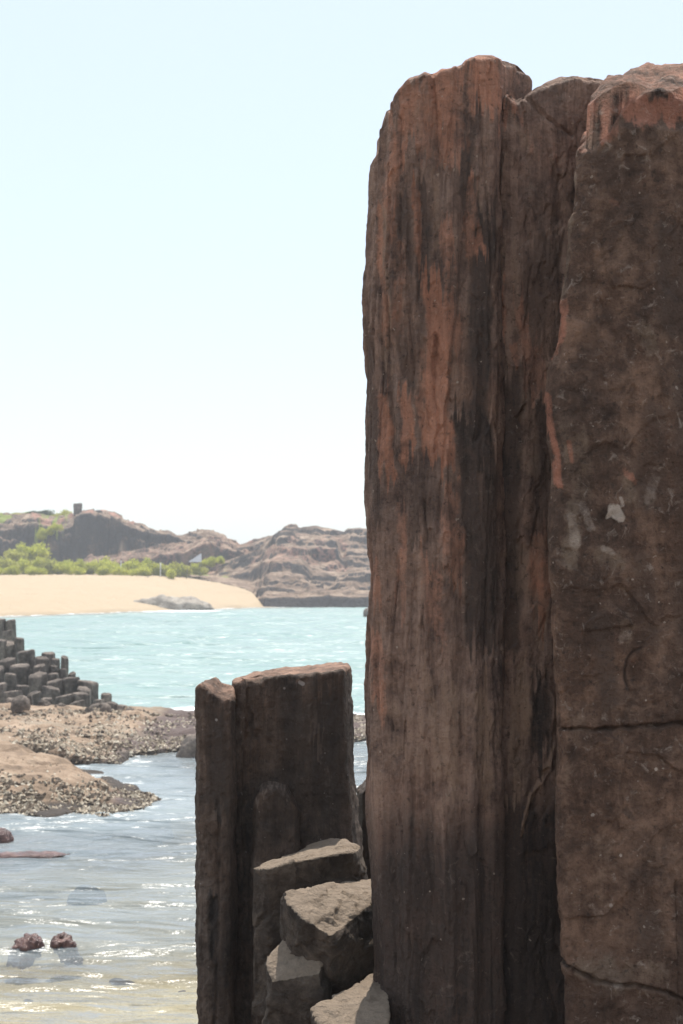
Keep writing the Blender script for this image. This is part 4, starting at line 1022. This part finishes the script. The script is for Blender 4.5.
X, Y = np.meshgrid(xs, ys)
Z, S, SW = head_z(X, Y)
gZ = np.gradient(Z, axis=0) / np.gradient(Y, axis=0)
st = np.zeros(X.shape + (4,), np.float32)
st[..., 0] = np.maximum(0.95 * sstep(0.5, 1.3, gZ), 0.9 * sstep(0.9, 0.3, Z) * sstep(-8, -5, X))  # bench fronts darkened by slope: basalt tone plus painted shade
st[..., 1] = 0.85 * sstep(-9.5, -13, X) * sstep(0.12, 0.3, S) * sstep(0.75, 0.5, S) * sstep(-0.3, 0.2, fbm(X * 0.35, Y * 0.35, 41, 3))
st[..., 2] = 0.42 * sstep(-0.15, 0.35, fbm(X * 0.25, Y * 0.25, 43, 3)) * sstep(0.3, 0.5, S)
V, f, s4 = masked(X, Y, Z, (S > 0) | (np.roll(S, -2, 0) > 0), st)
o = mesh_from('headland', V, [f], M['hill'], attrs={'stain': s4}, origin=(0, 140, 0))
tag(o, kind='structure')

# stone block on the hilltop
b0 = [at(73.8 + dx, py, 162 + dy) for dx in (0, 8.0) for dy in (0, 0.9) for py in (503.5, 516)]
rock('stone_block', b0, M['hexrock'], 0.06, 0.07, 2.0, 'upright square dark stone block on the summit of the far hill', 'stone block', None, 51)

# ------------------------------------------------------------------ vegetation
def leaf_mesh(name, lobes, n, size, mat, seed):
    rg = np.random.default_rng(seed)
    per = np.array([l[3] * l[4] for l in lobes]); per = per / per.sum()
    which = rg.choice(len(lobes), n, p=per)
    L = np.array([l[:5] for l in lobes])[which]
    d = rg.normal(size=(n, 3)); d /= np.linalg.norm(d, axis=1)[:, None]
    r = rg.random(n) ** 0.45
    r *= 1 + 0.35 * pnoise(d[:, 0] * 3 + seed, d[:, 1] * 3, d[:, 2] * 3 + which)
    c = L[:, :3] + d * r[:, None] * np.stack([L[:, 3], L[:, 3], L[:, 4]], -1)
    c[:, 2] = np.maximum(c[:, 2], 0.02)
    a = rg.normal(size=(n, 3)); a /= np.linalg.norm(a, axis=1)[:, None]
    b = np.cross(a, rg.normal(size=(n, 3))); b /= np.linalg.norm(b, axis=1)[:, None]
    s = size * rg.uniform(0.6, 1.3, n)[:, None]
    V = np.stack([c - a * s, c - b * s * 0.45, c + a * s, c + b * s * 0.45], 1).reshape(-1, 3)
    me_o = mesh_from(name, V, [np.arange(n * 4).reshape(-1, 4)], mat, smooth=False)
    return me_o
def add_stems(name, ends, r, mat, parent=None):
    V, Fs = [], []
    for e in ends:
        a = Vector((0, 0, -0.1)); b = Vector(e); n0 = len(V)
        for p, rr in ((a, r), (a.lerp(b, .5) + Vector((0, 0, .1 * b.z)), r * .7), (b, r * .3)):
            for i in range(5): V.append((p.x + rr * math.cos(i * 1.2566), p.y + rr * math.sin(i * 1.2566), p.z))
        for k in range(2):
            for i in range(5): Fs.append([n0 + k * 5 + i, n0 + k * 5 + (i + 1) % 5, n0 + k * 5 + 5 + (i + 1) % 5, n0 + k * 5 + 5 + i])
    return mesh_from(name, np.array(V), [np.array(Fs)], mat, parent=parent)
protos = []
for k, mt in enumerate(('leaf_light', 'leaf_olive', 'leaf_light', 'leaf_dark')):
    rs = random.Random(60 + k)
    lobes = [(rs.uniform(-1.0, 1.0), rs.uniform(-.5, .5), rs.uniform(.35, .85), rs.uniform(.5, .8), rs.uniform(.4, .65)) for _ in range(6)]
    f = leaf_mesh('bush', lobes, 2200, 0.11, M[mt], 70 + k)
    COL.objects.unlink(f)
    protos.append(f)
def bush(k, x, y, z, sc, label, group, rz=0.0, name='bush'):
    o = protos[k].copy(); o.name = name; COL.objects.link(o)
    o.location = (x, y, z); o.scale = (sc, sc, sc) if not hasattr(sc, '__len__') else sc; o.rotation_euler = (0, 0, rz)
    return tag(o, label, 'bush', group)
rs = random.Random(5)
G_B = 'bushes along the back of the beach'
pxs = [-14, -2, 9, 20, 31, 42, 53, 64, 75, 85, 95, 108, 119, 130, 141, 150, 160, 171, 181]
tops = [562, 560, 558, 561, 558, 560, 559, 562, 560, 562, 561, 558, 562, 563, 559, 562, 563, 566, 563]
words = ['first', 'second', 'third', 'fourth', 'fifth', 'sixth', 'seventh', 'eighth', 'ninth', 'tenth', 'eleventh', 'twelfth', 'thirteenth', 'fourteenth', 'fifteenth', 'sixteenth', 'seventeenth', 'eighteenth', 'last']
kinds = ['bright yellow-green', 'dull olive', 'light green']
for i, (p, t) in enumerate(zip(pxs, tops)):
    Yb_ = 143.5 + rs.uniform(-0.8, 1.4); k = [0, 2, 1, 0, 2, 0, 1, 0, 2, 1, 0, 0, 2, 0, 2, 0, 1, 0, 1][i]
    x = xat(p, Yb_); z = float(ground_z(np.array([x]), np.array([Yb_]))[0]); hgt = zat(t, Yb_) - z
    lab = f'{kinds[k]} bush, {words[i]} from the left in the row behind the beach'
    bush(k, x, Yb_, z, (rs.uniform(.85, 1.1), .85, hgt / 1.25), lab, G_B, rs.uniform(-.4, .4))
# second, lower row in front
front_lab = ['small low bush at the left edge, at the top of the sand', 'small low bush at the top of the sand under the leafy trees', 'small low bush at the top of the sand under the stone block', 'small low bush at the top of the sand beside the left white post', 'small low bush at the top of the sand between the two white posts', 'small low bush at the top of the sand left of the canopy']
for i, p in enumerate((4, 36, 78, 112, 140, 172)):
    x = xat(p, 140.6); z = float(ground_z(np.array([x]), np.array([140.6]))[0])
    bush((2, 0, 0, 2, 0, 2)[i], x, 140.6, z, (1.05, .6, .66), front_lab[i], 'low bushes at the top of the sand', i)
# hilltop scrub
hl = [(6, 513, 1.1, 'olive scrub on the far left of the hilltop skyline'), (20, 513, .9, 'olive scrub, second from the left on the hilltop skyline'), (31, 511, 1.0, 'dark scrub in the middle of the hilltop skyline'), (43, 510, 1.2, 'dark scrub above the red slope on the hilltop'),
      (58, 513, .8, 'olive scrub just left of the tufted bush near the stone block'), (65, 510, .9, 'tufted olive bush on the hilltop nearest the stone block'), (116, 519, .5, 'tiny dark bush on the skyline right of the stone block')]
for i, (p, t, sc, lab) in enumerate(hl):
    Yh = 164.0; x = xat(p, Yh); zz = float(hill1_z(np.array([[x]]), np.array([[Yh]]))[0][0, 0]); zt_ = zat(t, Yh)
    bush(1 if i in (0, 1, 4, 5) else 3, x, Yh, zz - 0.15, (sc, .8, max(0.35, (zt_ - zz + .15) / 1.25)), lab, 'scrub on the far hilltop', i * 1.0)
# scrub on the cliff ledge
for i, (p, q, lab) in enumerate(((46, 531, 'bright green bush on the cliff ledge left of the stone block'), (57, 527, 'small bright green bush at the cliff edge below the tufted bush'), (41, 536, 'bright green bush hanging low on the cliff above the leafy trees'))):
    o_ = bush(0 if i else 2, xat(p, 158), 158.0, zat(q + 4, 158), (.55, .5, .65), lab, 'bushes on the cliff', i)
for i, (p, q, lab) in enumerate(((207, 560, 'green bush on the slope right of the canopy'), (216, 557, 'green bush highest on the slope right of the canopy'), (196, 564, 'low green bush right behind the canopy'), (206, 568, 'dull bush at the top of the sand right of the canopy'))):
    bush((0, 2, 0, 1)[i], xat(p, 150), 149.5 if i < 3 else 143, zat(q + 7, 149.5), (.7, .6, .6), lab, 'bushes by the canopy', i)
# two leafy trees
for k, (p, ptop, w, lab) in enumerate(((19, 550, 1.3, 'rounded yellow-green tree before the dark cliff, left one of two'), (33, 541, 1.6, 'taller yellow-green tree before the dark cliff, right one of two'))):
    Yt = 147.5 + k * 1.2; x = xat(p, Yt); z = float(ground_z(np.array([x]), np.array([Yt]))[0]); h = zat(ptop, Yt) - z
    e = bpy.data.objects.new('leafy_tree', None); COL.objects.link(e); e.location = (x, Yt, z); tag(e, lab, 'tree', 'leafy trees before the cliff')
    rs = random.Random(90 + k)
    lobes = [(rs.uniform(-w, w) * .75, rs.uniform(-.8, .8), h * rs.uniform(.5, .82), w * rs.uniform(.35, .6), h * rs.uniform(.14, .24)) for _ in range(9)]
    cr = leaf_mesh('crown', lobes, 3600, 0.13, M['leaf_olive' if k == 0 else 'leaf_light'], 95 + k); cr.parent = e
    add_stems('trunk', [(l[0] * .8, l[1] * .8, l[2]) for l in lobes[:5]], 0.09, M['bark'], e)

# ------------------------------------------------------------------ posts and canopy behind the beach
def cyl(name, x, y, z0, z1, r, mat, parent=None, lean=0.0):
    V, Fs = [], []
    n = 10
    prof = [(0, 1.0), (0.97, 0.95), (1.0, 0.6)]
    for t, k in prof:
        for i in range(n):
            a = 2 * math.pi * i / n; V.append((math.cos(a) * r * k + lean * t, math.sin(a) * r * k, (z1 - z0) * t))
    V.append((lean, 0, z1 - z0))
    Fq = grid_faces(3, n, True); last = 2 * n + np.arange(n)
    o = mesh_from(name, np.array(V), [Fq, np.stack([last, 2 * n + (np.arange(n) + 1) % n, np.full(n, 3 * n)], -1)], mat, parent=parent)
    o.location = (x, y, z0); return o
for p, t, lab in ((121, 560.5, 'thin white post in front of the bushes, left one of two'), (160.5, 562.5, 'thin white post in front of the bushes, right one of two')):
    x = xat(p, 141.5); z = float(ground_z(np.array([x]), np.array([141.5]))[0])
    cyl('white_post', x, 141.5, z - .1, zat(t, 141.5), 0.05, M['white_paint'])
    tag(COL.objects[-1], lab, 'post', 'white posts behind the beach')
bx0, by0 = xat(194, 143), 143.0
bz0 = float(ground_z(np.array([bx0]), np.array([by0]))[0])
cn = bpy.data.objects.new('beach_canopy', None); COL.objects.link(cn); cn.location = (bx0, by0, bz0)
tag(cn, 'small open canopy with a pale slanted roof on thin posts behind the beach', 'canopy')
def rel(px, py, Y): v = at(px, py, Y); return (v.x - bx0, v.y - by0, v.z - bz0)
ra, rb, rc = rel(188.5, 562, 142.6), rel(201.5, 562, 142.6), rel(201.5, 553.5, 143.2)
rd = rel(200.5, 561, 144.4)
Vr = np.array([ra, rb, rc, rd]); Vr = np.vstack([Vr, Vr + np.array([0.0, 0.03, 0.04])])
mesh_from('roof', Vr, [np.array([[0, 1, 2], [0, 2, 3], [1, 3, 2], [4, 6, 5], [4, 7, 6], [5, 6, 7]]), np.array([[0, 4, 5, 1], [0, 3, 7, 4], [1, 5, 7, 3]])], M['canvas'], smooth=False, parent=cn)
for px, py, Y, ln in ((186.5, 568, 141.2, 0.12), (199.5, 562, 142.7, 0.0), (190, 552, 143.6, 0.10), (201, 562, 144.2, 0.0)):
    v = rel(px, py, Y); cyl('post', v[0], v[1], -0.1, v[2], 0.035, M['plank'], cn, ln)
dr = [at(146.5, 576.6, 139), at(149, 577.8, 138.6), at(149, 576.4, 139), at(146.5, 577.8, 138.6), at(147, 576.2, 139.2), at(148.6, 577.6, 139.3)]
rock('driftwood', dr, M['plank'], 0.03, 0.03, 3, 'small dark lump of driftwood on the sand below the right white post', 'driftwood', None, 57)

# ------------------------------------------------------------------ air
hz = NT('haze')
pv = hz.n('ShaderNodeVolumePrincipled')
pv.inputs['Color'].default_value = (0.92, 0.96, 1.0, 1)
pv.inputs['Density'].default_value = 0.0013
pv.inputs['Anisotropy'].default_value = 0.2
hz.l(pv.outputs[0], hz.out.inputs['Volume'])
bm = bmesh.new()
bmesh.ops.create_cube(bm, size=1)
hm = bpy.data.meshes.new('haze'); bm.to_mesh(hm); bm.free()
ho = bpy.data.objects.new('haze', hm); COL.objects.link(ho)
ho.scale = (3300, 2100, 15.5); ho.location = (0, 650, 4.3)
hm.materials.append(hz.m)
tag(ho, 'thin pale sea haze over the bay', 'haze', kind='stuff')
